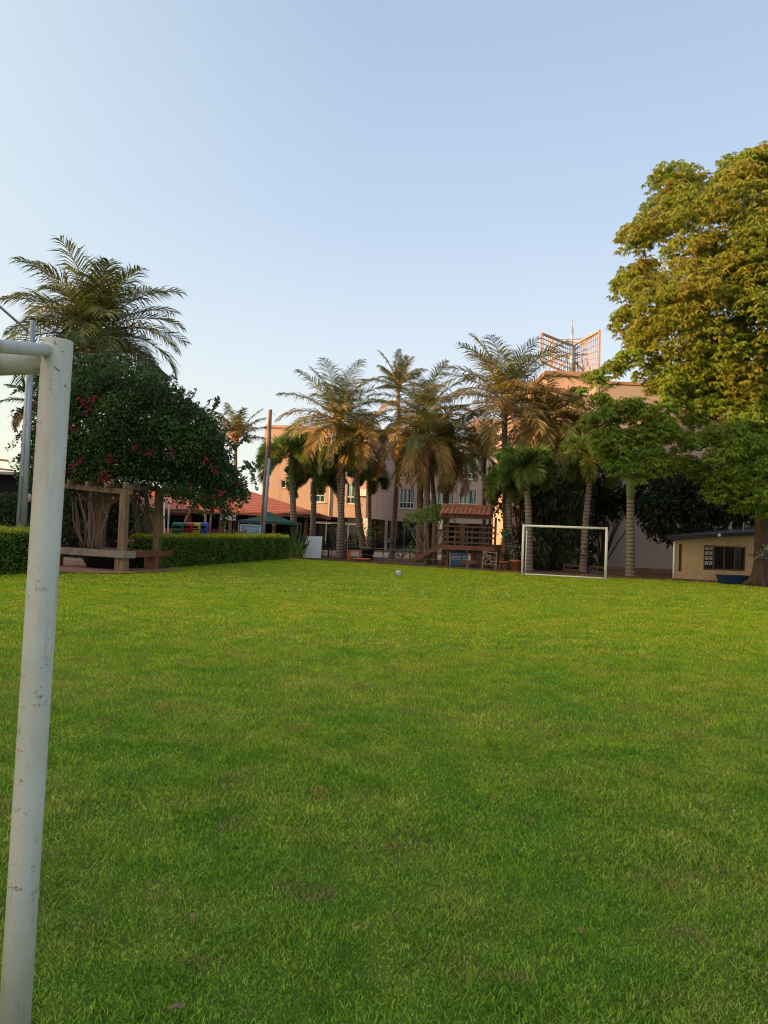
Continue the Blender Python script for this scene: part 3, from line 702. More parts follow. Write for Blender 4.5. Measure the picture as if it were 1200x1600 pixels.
# roofs and caps
mb = MB(); mb.prism([(xl0,DL+.25),(xl1-.1,DL+.25),(xm0-.1,DMD+.2),(xm0-.1,DMD+9),(xl0,DMD+9)], zMt-0.6, zMt-0.45); mb.build('roof', M['concrete'], hotel)
mb = MB(); mb.bar((xl0-.05,DL+.09,zLt+.06), (xl1+.05,DL+.09,zLt+.06), 0.34, 0.14); mb.build('parapet_cap', M['parapet'], hotel)
mb = MB(); mb.prism([(xm0+.3,DMD+.25),(xm1,DMD+.25),(xm1,DMD+9),(xm0+.3,DMD+9)], zMt-0.5, zMt-0.3); mb.build('roof', M['concrete'], hotel)
mb = MB(); mb.bar((xm0-.05,DMD+.09,zMt+.06), (xm1,DMD+.09,zMt+.06), 0.34, 0.14); mb.build('parapet_cap', M['parapet'], hotel)
pb = [W(737,653,DMD-3), W(800,653,DMD-3)]
# glazed ground floor, set back under the upper storeys
mb = MB(); mb.add([(xl0,DL+1.3,0),(xl1-.2,DL+1.3,0),(xl1-.2,DL+1.3,zL0),(xl0,DL+1.3,zL0)], [(0,1,2,3)])
mb.add([(xl1-.2,DL+1.3,0),(xm0-.2,DMD+1.2,0),(xm0-.2,DMD+1.2,zM0),(xl1-.2,DL+1.3,zM0)], [(0,1,2,3)])
mb.add([(xm0-.2,DMD+1.2,0),(xm1,DMD+1.2,0),(xm1,DMD+1.2,zM0),(xm0-.2,DMD+1.2,zM0)], [(0,1,2,3)])
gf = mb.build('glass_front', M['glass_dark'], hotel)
zb = Z(530, 817, DL)
mb = MB(); mb.bar((xl0,DL+1.2,zb), (xl1-.6,DL+1.2,zb), 0.1, 0.14); mb.build('transom', M['white_frame'], gf)
for i in range(12):
    x = xl0+0.6+i*0.85
    if x < xl1-.5: mb = MB(); mb.bar((x,DL+1.22,0), (x,DL+1.22,zL0-0.01), 0.05, 0.05); mb.build('mullion', M['galv'], gf)
for i in range(14):
    x = xm0+i*1.1; mb = MB(); mb.bar((x,DMD+1.12,0), (x,DMD+1.12,zM0-.01), 0.05, 0.05); mb.build('mullion', M['galv'], gf)
mb = MB(); mb.prism([(xl0,DL+.01),(xl1-.1,DL+.01),(xm0,DMD+.01),(xm1,DMD+.01),(xm1,DMD+3),(xl0,DMD+3)], zL0+0.02, zL0+0.25); mb.build('soffit', M['trim'], hotel)
for (pa, pb_) in ((566,574),(528,534),(478,482)):
    mb = MB(); xa, xb = X(pa,840,DL), X(pb_,840,DL); mb.box(((xa+xb)/2, DL+.18, zL0/2), (xb-xa, 0.34, zL0-.004)); mb.build('column', M['trim'], hotel)
xa = X(603,840,62.5); mb = MB(); mb.box((xa, 63.6, zM0/2), (.24,.24,zM0-.004)); mb.build('column', M['galv'], hotel)
xa, xb = X(681,840,DMD), X(694,840,DMD)
mb = MB(); mb.box(((xa+xb)/2, DMD+.3, zM0/2), (xb-xa+.5, 0.6, zM0-.004)); mb.build('column', M['wall_beige'], hotel)
for (px, d_, zt_) in ((516, DL, zLt), (656, DMD, zMt), (712, DMD, zMt)):
    x = X(px, 760, d_); mb = MB(); mb.tube([(x,d_-.07,(zL0 if d_ == DL else zM0)+.05),(x,d_-.07,zt_-.1)], .05, 8)
    mb.build('drain_pipe', M['trim'], hotel, True)
for (px, py, d_) in ((572, 770, DL), (666, 775, DMD), (757, 744, DMD)):
    q = W(px-8 if d_ == DL else px, py, d_); mb = MB(); mb.box((q.x,d_-.16,q.z),(.8,.30,.5)); mb.tube([(q.x-.12+.17*math.cos(k*.5236),d_-.32,q.z+.17*math.sin(k*.5236)) for k in range(13)], .02, 5); mb.build('air_conditioner', M['white_plain'], hotel)
# stair head on the roof
mb = MB(); a = W(738,690,DMD+2); b = W(800,656,DMD+2); mb.box(((a.x+b.x)/2, DMD+3.5, (zMt-.4+b.z)/2), (b.x-a.x, 3, b.z-zMt+.4)); mb.build('stair_head', M['wall_orange'], hotel)
# air conditioner under the first floor
ac = W(684, 820, DMD-0.35)
t = thing('air_conditioner', 'white outdoor air conditioner unit on the hotel wall left of the tiled playhouse', 'air conditioner', (ac.x, DMD-0.3, ac.z))
mb = MB(); mb.box((ac.x,DMD-.22,ac.z), (0.95,0.36,0.72)); mb.build('casing', M['white_plain'], t)
mb = MB(); cx_ = ac.x-.12
for rr in (0.08,0.16,0.24):
    mb.tube([(cx_+rr*math.cos(k*.524), DMD-.42, ac.z+rr*math.sin(k*.524)) for k in range(13)], 0.018, 5)
mb.build('fan_grille', M['black_metal'], t)

# ---- annex: tall blank wall, tower block
DA = 45.0
ax0, ax1 = X(926, 760, DA), X(1420, 760, DA); zat = Z(1100, 606, DA)
annex = thing('hotel_annex', 'tall windowless annex with grey beige wall and orange tower behind the right palms', 'building', (ax0, DA, 0))
mb = MB(); mb.box(((ax0+ax1)/2, DA+5, zat/2), (ax1-ax0, 10, zat)); mb.build('wall', M['wall_grey'], annex)
mb = MB(); mb.bar((ax0-.1,DA+.1,zat+.08), (ax1,DA+.1,zat+.08), 0.4, 0.16); mb.build('parapet_cap', M['parapet'], annex)
tx0, tx1 = X(853, 640, DA+3), X(928, 640, DA+3); tzt = Z(880, 588, DA+3)
mb = MB(); mb.box(((tx0+tx1)/2, DA+7.5, tzt/2), (tx1-tx0, 9, tzt)); mb.build('tower', M['wall_orange'], annex)
lx0 = X(806, 640, DA+4); lz = Z(830, 634, DA+4)
mb = MB(); mb.box(((lx0+tx0)/2-.005, DA+8.5, lz/2), (tx0-lx0, 8, lz)); mb.build('side_block', M['wall_orange'], annex)
mb = MB(); mb.box(((tx0+tx1)/2, DA+7.5, tzt+.14), (tx1-tx0+.4, 9.4, .28)); mb.build('parapet_cap', M['parapet'], annex)
lx0, lx1 = X(735,700,DA+6), X(824,700,DA+6); lzt = Z(770,662,DA+6)
# ---- rooftop lattice sign frame, V-shaped
DS = DA+5
sg = thing('rooftop_sign_frame', 'steel lattice wings in a V shape with a mast on the tower roof', 'sign frame', (X(893,585,DS), DS, tzt))
base_z = tzt+.28
def lat(pts_near, pts_far, nm):
    """lattice panel: quad a(bottom outer) b(top outer) c(top inner) d(bottom inner)"""
    a, b, c, d = [Vector(p) for p in (*pts_near, *pts_far)]
    mb = MB()
    for i in range(15):
        f = i/14; mb.bar(a.lerp(d, f), b.lerp(c, f), 0.045, 0.04)
    for i in range(7):
        f = i/6; mb.bar(a.lerp(b, f), d.lerp(c, f), 0.06, 0.035)
    mb.bar(b, c, 0.14, 0.12); mb.bar(a, b, 0.12, 0.10)
    mb.build('lattice_panel', M['rust_pale'], sg)
M['rust_pale'] = mat('weathered lattice steel', (0.42,0.30,0.22), (0.30,0.21,0.16), 4, 0.8)
Dn, Df = DS-2.2, DS+1.5
lat((W(846,566,Dn), W(846,521,Dn)), (W(893,540,Df), W(893,584,Df)), 'l')
lat((W(936,577,Dn), W(937,517,Dn)), (W(893,541,Df), W(893,584,Df)), 'r')
mb = MB()
for a, b in (((846,566),(893,586)),((936,577),(893,586)),((866,584),(893,553)),((914,582),(893,560)),((893,556),(918,553)),((868,556),(893,556)),((893,550),(936,519))):
    mb.bar(W(*a, Df-.7), W(*b, Df-.7), 0.16, 0.1)
mb.bar(W(872,531,Df), W(921,529,Df), 0.06, 0.06); mb.bar(W(880,536,Df), W(911,535,Df), 0.06, 0.06)
for px in (855,862,872,880,905,915,925): mb.bar(W(px,585,Df-1), W(px+(893-px)*0.3,560,Df), 0.05, 0.05)
mb.build('brace', M['rust_pale'], sg)
mb = MB(); mb.tube([W(893.5,586,Df-.9), W(894,541,Df-.9)], 0.22, 10); mb.tube([W(894,541,Df-.9), W(894.5,514,Df-.9)], 0.07, 8); mb.tube([W(894.5,514,Df-.9), W(894.8,499,Df-.9)], 0.025, 6); mb.build('mast', M['galv'], sg, True)

# ---- tiled pavilion on the left
def hip_roof(mb, x0, x1, y0, y1, ze, rx0, rx1, zr, th=0.12):
    ym = (y0+y1)/2
    V = [(x0,y0,ze),(x1,y0,ze),(x1,y1,ze),(x0,y1,ze),(rx0,ym,zr),(rx1,ym,zr)]
    n = len(V); V2 = [(a,b,c-th) for a,b,c in V]
    mb.add(V+V2, [(0,1,5,4),(1,2,5),(2,3,4,5),(3,0,4),(6,10,11,7),(7,11,8),(8,11,10,9),(9,10,6),(0,6,7,1),(1,7,8,2),(2,8,9,3),(3,9,6,0)])
PE = 47.0
pe = W(503, 803.5, PE); pr = W(392, 768, PE+4)
pav = thing('tiled_pavilion', 'open pavilion with a red clay tile hip roof behind the long hedge', 'building', (-12, PE, 0))
mb = MB(); hip_roof(mb, -24, pe.x, PE, PE+8, pe.z, -17, pr.x, pr.z)
mb.build('roof', M['tiles'], pav)
mb = MB(); mb.bar((-24,PE+.03,pe.z-.16), (pe.x,PE+.03,pe.z-.16), 0.06, 0.14); mb.bar((pe.x-.03,PE+.1,pe.z-.16), (pe.x-.03,PE+7.9,pe.z-.16), 0.06, 0.14); mb.build('fascia', M['wood_red'], pav)
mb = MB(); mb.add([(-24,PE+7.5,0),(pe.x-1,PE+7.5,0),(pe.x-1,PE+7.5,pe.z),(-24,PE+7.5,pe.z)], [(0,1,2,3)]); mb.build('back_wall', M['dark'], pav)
for px in (296, 428, 478, 345, 390):
    q = X(px, 820, PE+.6); mb = MB(); mb.box((q, PE+.6, (pe.z-.12)/2), (0.2,0.2,pe.z-.12)); mb.build('column', M['wood_red'], pav)
a, b = X(228,815,PE+1.5), X(291,815,PE+1.5)
wh = [((b-a)*0.46, 1.25, (b-a)*0.95, 2.1)]
mb = MB(); mb.wall((a,PE+1.5,0), (1,0,0), (0,-1,0), b-a, pe.z+.2, wh, 0.2); mb.build('wall', M['wall_red'], pav)
mb = MB(); mb.add([(a+wh[0][0],PE+1.64,1.25),(a+wh[0][2],PE+1.64,1.25),(a+wh[0][2],PE+1.64,2.1),(a+wh[0][0],PE+1.64,2.1)], [(0,1,2,3)]); mb.build('window', M['glass_dark'], pav)

# ---- dark shed at the far left
q = W(0, 735, 40); q2 = W(31, 742, 40)
sh_ = thing('dark_shed', 'dark open shed with a pale sheet roof edge beyond the left hedge', 'shed', (q.x, 40, 0))
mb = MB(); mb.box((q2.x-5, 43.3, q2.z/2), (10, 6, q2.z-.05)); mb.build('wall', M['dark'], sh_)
mb = MB(); mb.prism([(q2.x-11,39.6),(q2.x+.15,39.6),(q2.x+.15,47),(q2.x-11,47)], q2.z-.02, q2.z+.12); mb.build('roof', M['concrete'], sh_)
mb = MB()
for (y, e) in ((720,13),(735,20)):
    a = W(-70, y-10, 41); b = W(e, y, 41); mb.bar(a, b, 0.06, 0.10)
mb.build('roof_beam', M['wood_red'], sh_)

# ---- hut on the right
DH = 31.0
h0, h1 = X(1054, 880, DH), X(1290, 880, DH); hz0 = Z(1056,846,DH); hz1 = Z(1178,836,DH)
hz_l = Z(1056,845,DH)+.02; hz_r = Z(1290,829,DH)
hut = thing('garden_hut', 'small ochre rendered hut with a dark sloping roof and wide barred window', 'hut', (h0, DH, 0))
win = (X(1099.5,870,DH)-h0, Z(1130,891.5,DH), X(1165,870,DH)-h0, Z(1130,853,DH))
slot = (X(1060.5,870,DH)-h0, Z(1062,893,DH), X(1066,870,DH)-h0, Z(1062,850,DH))
mb = MB(); mb.wall((h0,DH,0), (1,0,0), (0,-1,0), h1-h0, hz_l, [win, slot], 0.18)
hw = h1-h0
mb.add([(h0,DH+.002,hz_l),(h1,DH+.002,hz_l),(h1,DH+.002,hz_r),(h0,DH+.002,hz_l+.01)], [(0,1,2,3)])
mb.add([(h0,DH+.005,0),(h0*1.15,DH+4.5,0),(h0*1.15,DH+4.5,hz_l),(h0,DH+.005,hz_l)], [(3,2,1,0)])
mb.add([(h1,DH+.005,0),(h1,DH+4.5,0),(h1,DH+4.5,hz_r),(h1,DH+.005,hz_r)], [(0,1,2,3)])
mb.build('wall', M['wall_ochre'], hut)
mb = MB(); zA, zB = hz_l+.17, hz_r+.17
for (d0, d1) in ((-.45, 5.0),):
    xA, xB = X(1038,845,DH), h1+.3
    zA2 = zA - .02
    V = [(xA,DH+d0,zA2),(xB,DH+d0,zB),(xB,DH+d1,zB+.1),(xA*1.16,DH+d1,zA2+.1)]; V += [(a,b,c-.15) for a,b,c in V]
    mb.add(V, [(0,1,2,3),(7,6,5,4),(4,5,1,0),(5,6,2,1),(6,7,3,2),(7,4,0,3)])
mb.build('roof', M['black_metal'], hut)
fb = MB(); o = Vector((h0+win[0], DH+.06, win[1])); ww, wh_ = win[2]-win[0], win[3]-win[1]
fb.bar(o+Vector((0,0,.03)), o+Vector((ww,0,.03)), .06,.06); fb.bar(o+Vector((0,0,wh_-.03)), o+Vector((ww,0,wh_-.03)), .06,.06)
for k in (0.03, ww-.03, ww*0.25, ww*.5, ww*.75): fb.bar(o+Vector((k,0,.06)), o+Vector((k,0,wh_-.06)), .05,.05)
wf = fb.build('window', M['wood_red'], hut)
bb = MB()
for k in range(1, 22): bb.bar(o+Vector((ww*k/22,-.012,.05)), o+Vector((ww*k/22,-.012,wh_-.05)), .012,.012)
bb.build('bar', M['black_metal'], wf)
gb = MB(); gb.add([o+Vector((0,.06,0)),o+Vector((ww,.06,0)),o+Vector((ww,.06,wh_)),o+Vector((0,.06,wh_))], [(0,1,2,3)]); gb.build('pane', M['glass_dark'], wf)
cb_ = MB()
for i in range(2):
    for j in range(4):
        cb_.box(o+Vector((0.16+i*.19,.045,.28+j*.2)), (.15,.006,.15))
cb_.build('curtain', M['trim'], wf)
gb = MB(); gb.add([(h0+slot[0],DH+.12,slot[1]),(h0+slot[2],DH+.12,slot[1]),(h0+slot[2],DH+.12,slot[3]),(h0+slot[0],DH+.12,slot[3])], [(0,1,2,3)]); gb.build('window', M['wood_red'], hut)
mb = MB(); mb.tube([(h0-.06,DH-.06,0),(h0-.06,DH-.06,hz_l-.05)], 0.035, 10); mb.build('drain_pipe', M['white_plain'], hut, True)
lp = W(1124, 834.5, DH-.47); mb = MB(); mb.lathe((lp.x,lp.y,lp.z-.05), [(.005,-.07),(.05,-.04),(.06,0),(.045,.05),(.02,.07)], 12); mb.build('lamp', M['white_plain'], hut, True)
for (px, ya) in ((1142,816),(1161.5,816)):
    mb = MB(); zt = Z(px, ya, DH+1); mb.tube([(X(px,840,DH+1), DH+1, 1.7), (X(px,840,DH+1), DH+1, zt)], 0.02, 6); mb.build('roof_pipe', M['galv'], hut)
# blue trough
tp = G(1146, 30.0); tr = thing('plastic_trough', 'dark blue plastic trough on the grass under the hut window', 'trough', tp)
M['blue_dark'] = mat('dark blue plastic', (0.012,0.035,0.085), (0.010,0.026,0.06), 3, 0.4)
mb = MB(); L, Wd, Hh = 1.18, .5, .36
V = []
for (zz, k, wk) in ((0.02,.84,.8),(Hh-.04,1.0,1.0)):
    V += [(tp.x-L/2*k,tp.y-Wd/2*wk,zz),(tp.x+L/2*k,tp.y-Wd/2*wk,zz),(tp.x+L/2*k,tp.y+Wd/2*wk,zz),(tp.x-L/2*k,tp.y+Wd/2*wk,zz)]
V += [(a+(tp.x-a)*.06, b+(tp.y-b)*.12, c) for a,b,c in V[4:]] + [(a+(tp.x-a)*.06, b+(tp.y-b)*.12, .06) for a,b,c in V[:4]]
mb.add(V, [(0,3,2,1),(0,1,5,4),(1,2,6,5),(2,3,7,6),(3,0,4,7),(4,5,9,8),(5,6,10,9),(6,7,11,10),(7,4,8,11),(8,9,13,12),(9,10,14,13),(10,11,15,14),(11,8,12,15),(12,13,14,15)])
mb.build('tub', M['blue_dark'], tr)
mb = MB()
for a, b in ((4,5),(5,6),(6,7),(7,4)): mb.bar(Vector(V[a])+Vector((0,0,.02)), Vector(V[b])+Vector((0,0,.02)), .06, .035)
mb.build('rim', M['blue_dark'], tr)
# low board fence between garden bed and annex
fp = [(X(880,895,36),36.0),(X(950,899,34.5),34.5),(X(1052,904,32.2),32.2)]
fr_ = thing('low_board_fence', 'low brown board fence along the bed left of the ochre hut', 'fence', (*fp[0],0))
mb = MB()
for a, b in zip(fp[:-1], fp[1:]):
    for z in (.08,.30): mb.bar((*a,z), (*b,z), .03, .11)
mb.build('board', M['soil'], fr_)
for a, b in zip(fp[:-1], fp[1:]):
    for f in (0.02,.5,.98):
        p = Vector((*a,0)).lerp(Vector((*b,0)), f); mb = MB(); mb.box((p.x,p.y+.05,.19), (.08,.06,.38)); mb.build('post', M['soil'], fr_)

# ---- unseen houses, added out of frame on the sunset side to shade the lawn
M['unseen'] = mat('neighbour wall', (0.46,0.40,0.33), (0.38,0.33,0.27), 0.4, 0.9)
def house(label, x0, x1, y0, y1, h):
    t = thing('unseen_shade_house', label, 'house', (x1, (y0+y1)/2, 0), 'unseen houses added to shade the lawn')
    n = int((y1-y0)/4); holes = [(2+i*4-.6, v, 2+i*4+.6, v+1.3) for i in range(n) for v in np.arange(1.0, h-1.8, 3.0)]
    mb = MB(); mb.wall((x1,y0,0), (0,1,0), (1,0,0), y1-y0, h, holes, .25); mb.box(((x0+x1-.3)/2,(y0+y1)/2,h/2), (x1-x0-.6, y1-y0-.01, h-.01)); mb.build('wall', M['unseen'], t)
    mb = MB(); hip_roof(mb, x0-.5, x1+.5, y0-.5, y1+.5, h+.1, (x0*.6+x1*.4), (x0*.4+x1*.6), h+1.2); mb.build('roof', M['tiles'], t)
    mb = MB()
    for q in holes: mb.add([(x1-.2,y0+q[0],q[1]),(x1-.2,y0+q[2],q[1]),(x1-.2,y0+q[2],q[3]),(x1-.2,y0+q[0],q[3])], [(0,1,2,3)])
    mb.build('window', M['glass_dark'], t)
house('unseen tall house added left of the near goal to shade the lawn', -40, -29, -38, 14, 13.0)
house('unseen lower house added left of the hedge to shade the lawn', -38, -29, 15.5, 33, 9.3)

# ================================================================== PALMS
CG = 'coconut palms around the lawn'; FG = 'foxtail palms in the garden bed'
def G0(px, d): return G(px, d)
palm('coconut_palm', 'big coconut palm rising behind the flowering bougainvillea, leftmost tall palm', G0(146,29.5), W(146,528,29.5), 'coconut', 3.7, 40, .2, .14, 0, 1.65, .08, 11, CG, (-0.5,1.5), fruit=2, leaflen=1.25)
palm('coconut_palm', 'full crowned coconut palm on the straight trunk right of the white panel', G0(537.5,42), W(528,660,42), 'coconut', 3.9, 28, .19, .13, -.05, 1.7, .42, 12, CG, (-0.6,1.42))
palm('coconut_palm', 'coconut palm on the leaning trunk above the small red table, orange sheaths', G0(571,41), W(562,688,41), 'coconut', 2.9, 18, .19, .12, -.28, 1.8, .5, 13, CG, (-0.8,1.2), fruit=2)
palm('slender_palm', 'tall slender palm with a thin ringed trunk and few stiff fronds on top', G0(612,46.5), W(622.5,606,46.5), 'coconut', 2.3, 12, .17, .09, .12, .9, .15, 14, None, (0.15,1.35), leaflen=.55)
palm('coconut_palm', 'yellowing coconut palm with a brown skirt just right of the slender palm', G0(655.5,41), W(661,652,41), 'coconut', 3.3, 25, .19, .13, -.05, 1.75, .55, 15, CG, (-0.8,1.4), fruit=2)
palm('coconut_palm', 'coconut palm on the front trunk left of the playhouse slide, dark drooping crown', G0(668.5,38), W(672,690,38), 'coconut', 3.1, 22, .17, .12, -.1, 1.8, .38, 16, CG, (-0.8,1.25), fruit=1)
palm('coconut_palm', 'thin low coconut palm curving up behind the frangipani beside the slide', G0(679,39.5), W(670,706,39.5), 'coconut', 2.2, 13, .13, .09, .15, 1.8, .5, 17, CG, (-0.7,1.0))
palm('coconut_palm', 'drooping coconut palm standing directly behind the left end of the playhouse roof', G0(696,40.5), W(698,704,40.5), 'coconut', 3.2, 21, .16, .11, 0, 1.85, .45, 18, CG, (-0.85,1.15), fruit=2)
palm('coconut_palm', 'tallest coconut palm in the middle, orange trunk lit by the sun above the playhouse', G0(794,38.5), W(789,632,38.5), 'coconut', 4.3, 28, .17, .13, -.08, 1.6, .42, 19, CG, (-0.35,1.52), fruit=2)
palm('coconut_palm', 'dense drooping coconut palm left of the annex tower behind the far goal', G0(856,39), W(852,660,39), 'coconut', 3.3, 26, .2, .14, 0, 1.95, .42, 20, CG, (-1.0,1.3))
palm('coconut_palm', 'drooping coconut palm with long fronds just right of the annex tower edge', G0(905,38), W(905,672,38), 'coconut', 3.0, 20, .2, .14, 0, 1.9, .35, 40, CG, (-0.9,1.35))
palm('foxtail_palm', 'bushy dark foxtail palm with a green crownshaft right of the rusty pole', G0(461,43), W(455,715,43), 'fox', 2.7, 16, .2, .13, 0, 2.2, .1, 21, FG, (0.1,1.35), shaft=1.6)
palm('foxtail_palm', 'arching foxtail palm in front of the left hotel window', G0(487,44.5), W(492,748,44.5), 'fox', 2.1, 12, .2, .13, 0, 2.3, .25, 22, FG, (0.2,1.25), shaft=.8)
palm('foxtail_palm', 'olive foxtail palm below the full crowned coconut palm right of the white panel', G0(530,41.3), W(537,716,41.3), 'fox', 1.7, 12, .19, .12, 0, 2.2, .35, 23, FG, (0.1,1.3), shaft=.8)
palm('foxtail_palm', 'small foxtail palm drooping over the corner beside the leaning trunk', G0(577,45), W(578,742,45), 'fox', 1.5, 9, .12, .09, 0, 2.4, .2, 24, FG, (0.0,1.2), shaft=.6)
palm('foxtail_palm', 'grey ringed foxtail palm just right of the playhouse, above the terracotta pots', G0(797,36.5), W(794,758,36.5), 'fox', 1.5, 11, .17, .12, 0, 2.3, .15, 25, FG, (0.0,1.3), shaft=.6)
palm('foxtail_palm', 'bright green foxtail palm on the pale trunk behind the left goal post', G0(826,34.6), W(822,728,34.6), 'fox', 1.7, 13, .18, .12, 0.05, 2.1, 0, 26, FG, (-0.1,1.35), shaft=.9)
palm('foxtail_palm', 'leaning foxtail palm behind the right half of the far goal', G0(911,35), W(928,712,35), 'fox', 2.0, 15, .16, .12, -.1, 2.2, .3, 27, FG, (-0.2,1.35), shaft=1.0)
palm('foxtail_palm', 'thick ringed grey palm trunk rising beside the right goal post into the big tree', G0(985,32.6), W(985,728,32.6), 'fox', 1.5, 9, .19, .14, 0, 1.6, 0, 28, FG, (0.5,1.35), shaft=1.4)
palm('fan_like_palm', 'pale distant palm with upright fronds between the bougainvillea and the rusty pole', G0(368,51), W(368,690,51), 'coconut', 2.6, 16, .16, .11, 0, 1.2, .4, 29, None, (0.2,1.4))
palm('yellow_palm', 'small yellowing palm half hidden behind the near goal post', G0(62,34), W(62,640,34), 'coconut', 1.9, 13, .13, .09, 0, 1.9, .6, 30, None, (-0.4,1.2))
palm('golden_areca_palm', 'golden areca palm with arching fronds before the orange stair head', G0(756,43), W(757,712,43), 'coconut', 2.5, 18, .12, .1, 0, 1.5, .75, 31, None, (-0.1,1.4), leaflen=.6)

# ================================================================== BIG TREE ON THE RIGHT
def limb(mb, a, b, r0, r1, sag=0.3, n=6):
    a, b = Vector(a), Vector(b); pts = []
    for i in range(n+1):
        f = i/n; p = a.lerp(b, f); p += Vector((random.uniform(-1,1), random.uniform(-1,1), random.uniform(-.5,.5)))*0.12*math.sin(math.pi*f)
        p.z -= sag*math.sin(math.pi*f); pts.append(p)
    mb.tube(pts, [r0+(r1-r0)*i/n for i in range(n+1)], 8)
    return pts
TB = G(1192, 29.3); TD = 29.3
tree = thing('shade_tree', 'huge shade tree with golden green drooping leaves on the right edge', 'tree', TB)
tb = MB()
fork = W(1194, 690, TD)
tb.tube([TB+Vector((0,0,-.05)), TB+Vector((0,0,.25)), TB+Vector((.03,0,.9)), TB+Vector((0,0.02,2.2)), TB.lerp(fork,.7)+Vector((.08,0,0)), fork], [.52,.42,.37,.34,.33,.30], 16, jitter=.10)
for k in range(5):
    an = k*1.3+.4; q = Vector((math.cos(an), math.sin(an), 0)); tb.tube([TB+q*.8+Vector((0,0,-.02)), TB+q*.42+Vector((0,0,.18)), TB+q*.25+Vector((0,0,.6))], [.05,.14,.12], 7)
tb.build('trunk', M['bark'], tree, True)
lb = MB(); lr = random.Random(3); cl = []; cr = []; ct = []
def add_clump(px, py, dd, r, t): cl.append(np.array(W(px, py, TD+dd))); cr.append(r); ct.append(t)
forks = [W(1150,600,TD-.6), W(1215,560,TD), W(1250,600,TD+1.5), W(1190,540,TD+1.5), W(1170,620,TD-2)]
for f in forks: limb(lb, fork, f, .26, .19, .1)
# outline of the crown seen from the lawn, filled with many uneven clumps in depth
rs = np.random.default_rng(5)
def crown_left(py):
    pr = [(235,1215),(262,1085),(290,1020),(330,992),(375,968),(430,956),(480,950),(540,946),(575,960),(600,985)]
    ys, xs = zip(*pr); return float(np.interp(py, ys, xs))
tries = 0
while len(cl) < 235 and tries < 20000:
    tries += 1
    py = rs.uniform(240, 625); px = rs.uniform(945, 1460)
    L = crown_left(py) + 20; Rr = 2*1210 - L
    if px < L or px > Rr: continue
    u = (px-1210)/(1210-L); dmax = 5.2*math.sqrt(max(0.02, 1-u*u))*math.sin(math.pi*min(1,max(.1,(py-215)/430)))**.5
    dd = dmax*(rs.choice([-1,-1,-1,1])*rs.uniform(.45,1.0))
    r = rs.uniform(.42,.98)
    c = np.array(W(px, py, TD+dd))
    if any(np.linalg.norm(c-q) < .44*(r+r2) for q, r2 in zip(cl, cr)): continue
    add_clump(px, py, dd, r, rs.uniform(.10,.5))
ncrown = len(cl)
# lower drooping boughs, greener
low = [(1095,632,-2.2,.7),(1130,648,-2.4,.75),(1165,662,-2.8,.75),(1185,640,-2.6,.7),(1150,632,-2.2,.6),(1060,625,-2,.55),(1210,610,-2.6,.8),(1220,660,-3,.8),(1135,600,-2,.6),(1120,755,-3,.55),(1095,735,-2.4,.5),(1160,785,-3,.55),(1195,795,-3,.6),(1225,790,-2.8,.7),(1200,745,0,.8),(940,625,-2.5,.5),(935,680,-3,.5),(950,710,-3,.5),(935,590,-1.5,.55),(960,575,-2,.6),(985,560,-2,.7),(945,655,-3,.7),(975,640,-3,.8),(1005,650,-3,.8),(960,690,-3.2,.8),(1000,690,-3.2,.9),(1030,668,-3,.8),(1060,690,-2.5,.8),(1040,640,-2.5,.7),(965,728,-3.2,.6),(995,735,-3.2,.65),(1035,725,-3,.7),(1070,725,-2.5,.6),(1090,660,-2,.7),
       (1050,585,-2,.7),(1085,600,-2.2,.8),(1115,560,-2.5,.8),(1120,625,-2,.7),(1105,690,-3,.7),(1140,680,-3.4,.8),(1165,700,-3.6,.85),(1125,720,-3.4,.8),(1150,740,-3.5,.8),(1185,735,-3.6,.9),(1175,770,-3.4,.8),(1200,700,-3,.9),(1215,760,-3,.9),(1145,765,-3.2,.6),(1240,730,-2,1.0),(1270,700,-1,1.1),(1200,640,-2.5,.8),(1170,610,2,.9),(1240,640,1.5,1),(1290,650,0,1.1),(1080,560,2,.8),(1020,600,1.5,.6)]
for q in low:
    add_clump(q[0], q[1], q[2], q[3]*.72, rs.uniform(.3,.8))
    for k in range(2): add_clump(q[0]+rs.uniform(-26,26), q[1]+rs.uniform(-20,20), q[2]+rs.uniform(-.6,.6), q[3]*rs.uniform(.3,.55), rs.uniform(.25,.9))
nodes = [(Vector(f), .17) for f in forks]
order = sorted(range(len(cl)), key=lambda i: min((Vector(cl[i])-f).length for f in forks))
for i in order:
    c = Vector(cl[i])-Vector((0,0,.15))
    f, r_ = min(nodes, key=lambda q: (q[0]-c).length + (0 if q[0].z < c.z+.6 else .8))
    r0 = max(.022, r_*.72); pts = limb(lb, f, c, r0, max(.012, r0*.55), .12, 5)
    nodes += [(p, r0*(1-.09*k)) for k, p in enumerate(pts[2:])]
lb.build('branches', M['bark'], tree, True)
cm = MB(); rosettes(cm, cl, cr, 300, .20, .055, ct, 7, .85)
clump_leaves(cm, cl, [r*.8 for r in cr], 50, .19, .06, .6, tint_c=None, tint=(.3,.7), shell=.2)
cm.build('crown', M['tree_leaf'], tree)

def shade_copy(label, loc, rz, sc):  # unseen tree copies, added to soften the shade edge over the lawn
    c = copy_tree(tree); c.location = loc; c.rotation_euler = (0,0,rz); c.scale = (sc,)*3; tag(c, label, 'tree', 'unseen trees added to shade the lawn'); return c
shade_copy('large neighbour tree beside the tall house, added to shade the lawn', (-25,-6,0), 1.0, .72)
shade_copy('large neighbour tree between the two houses, added to shade the lawn', (-27,9,0), 2.6, .72)
shade_copy('large neighbour tree behind the lower house, added to shade the lawn', (-30,24,0), 4.0, .70)

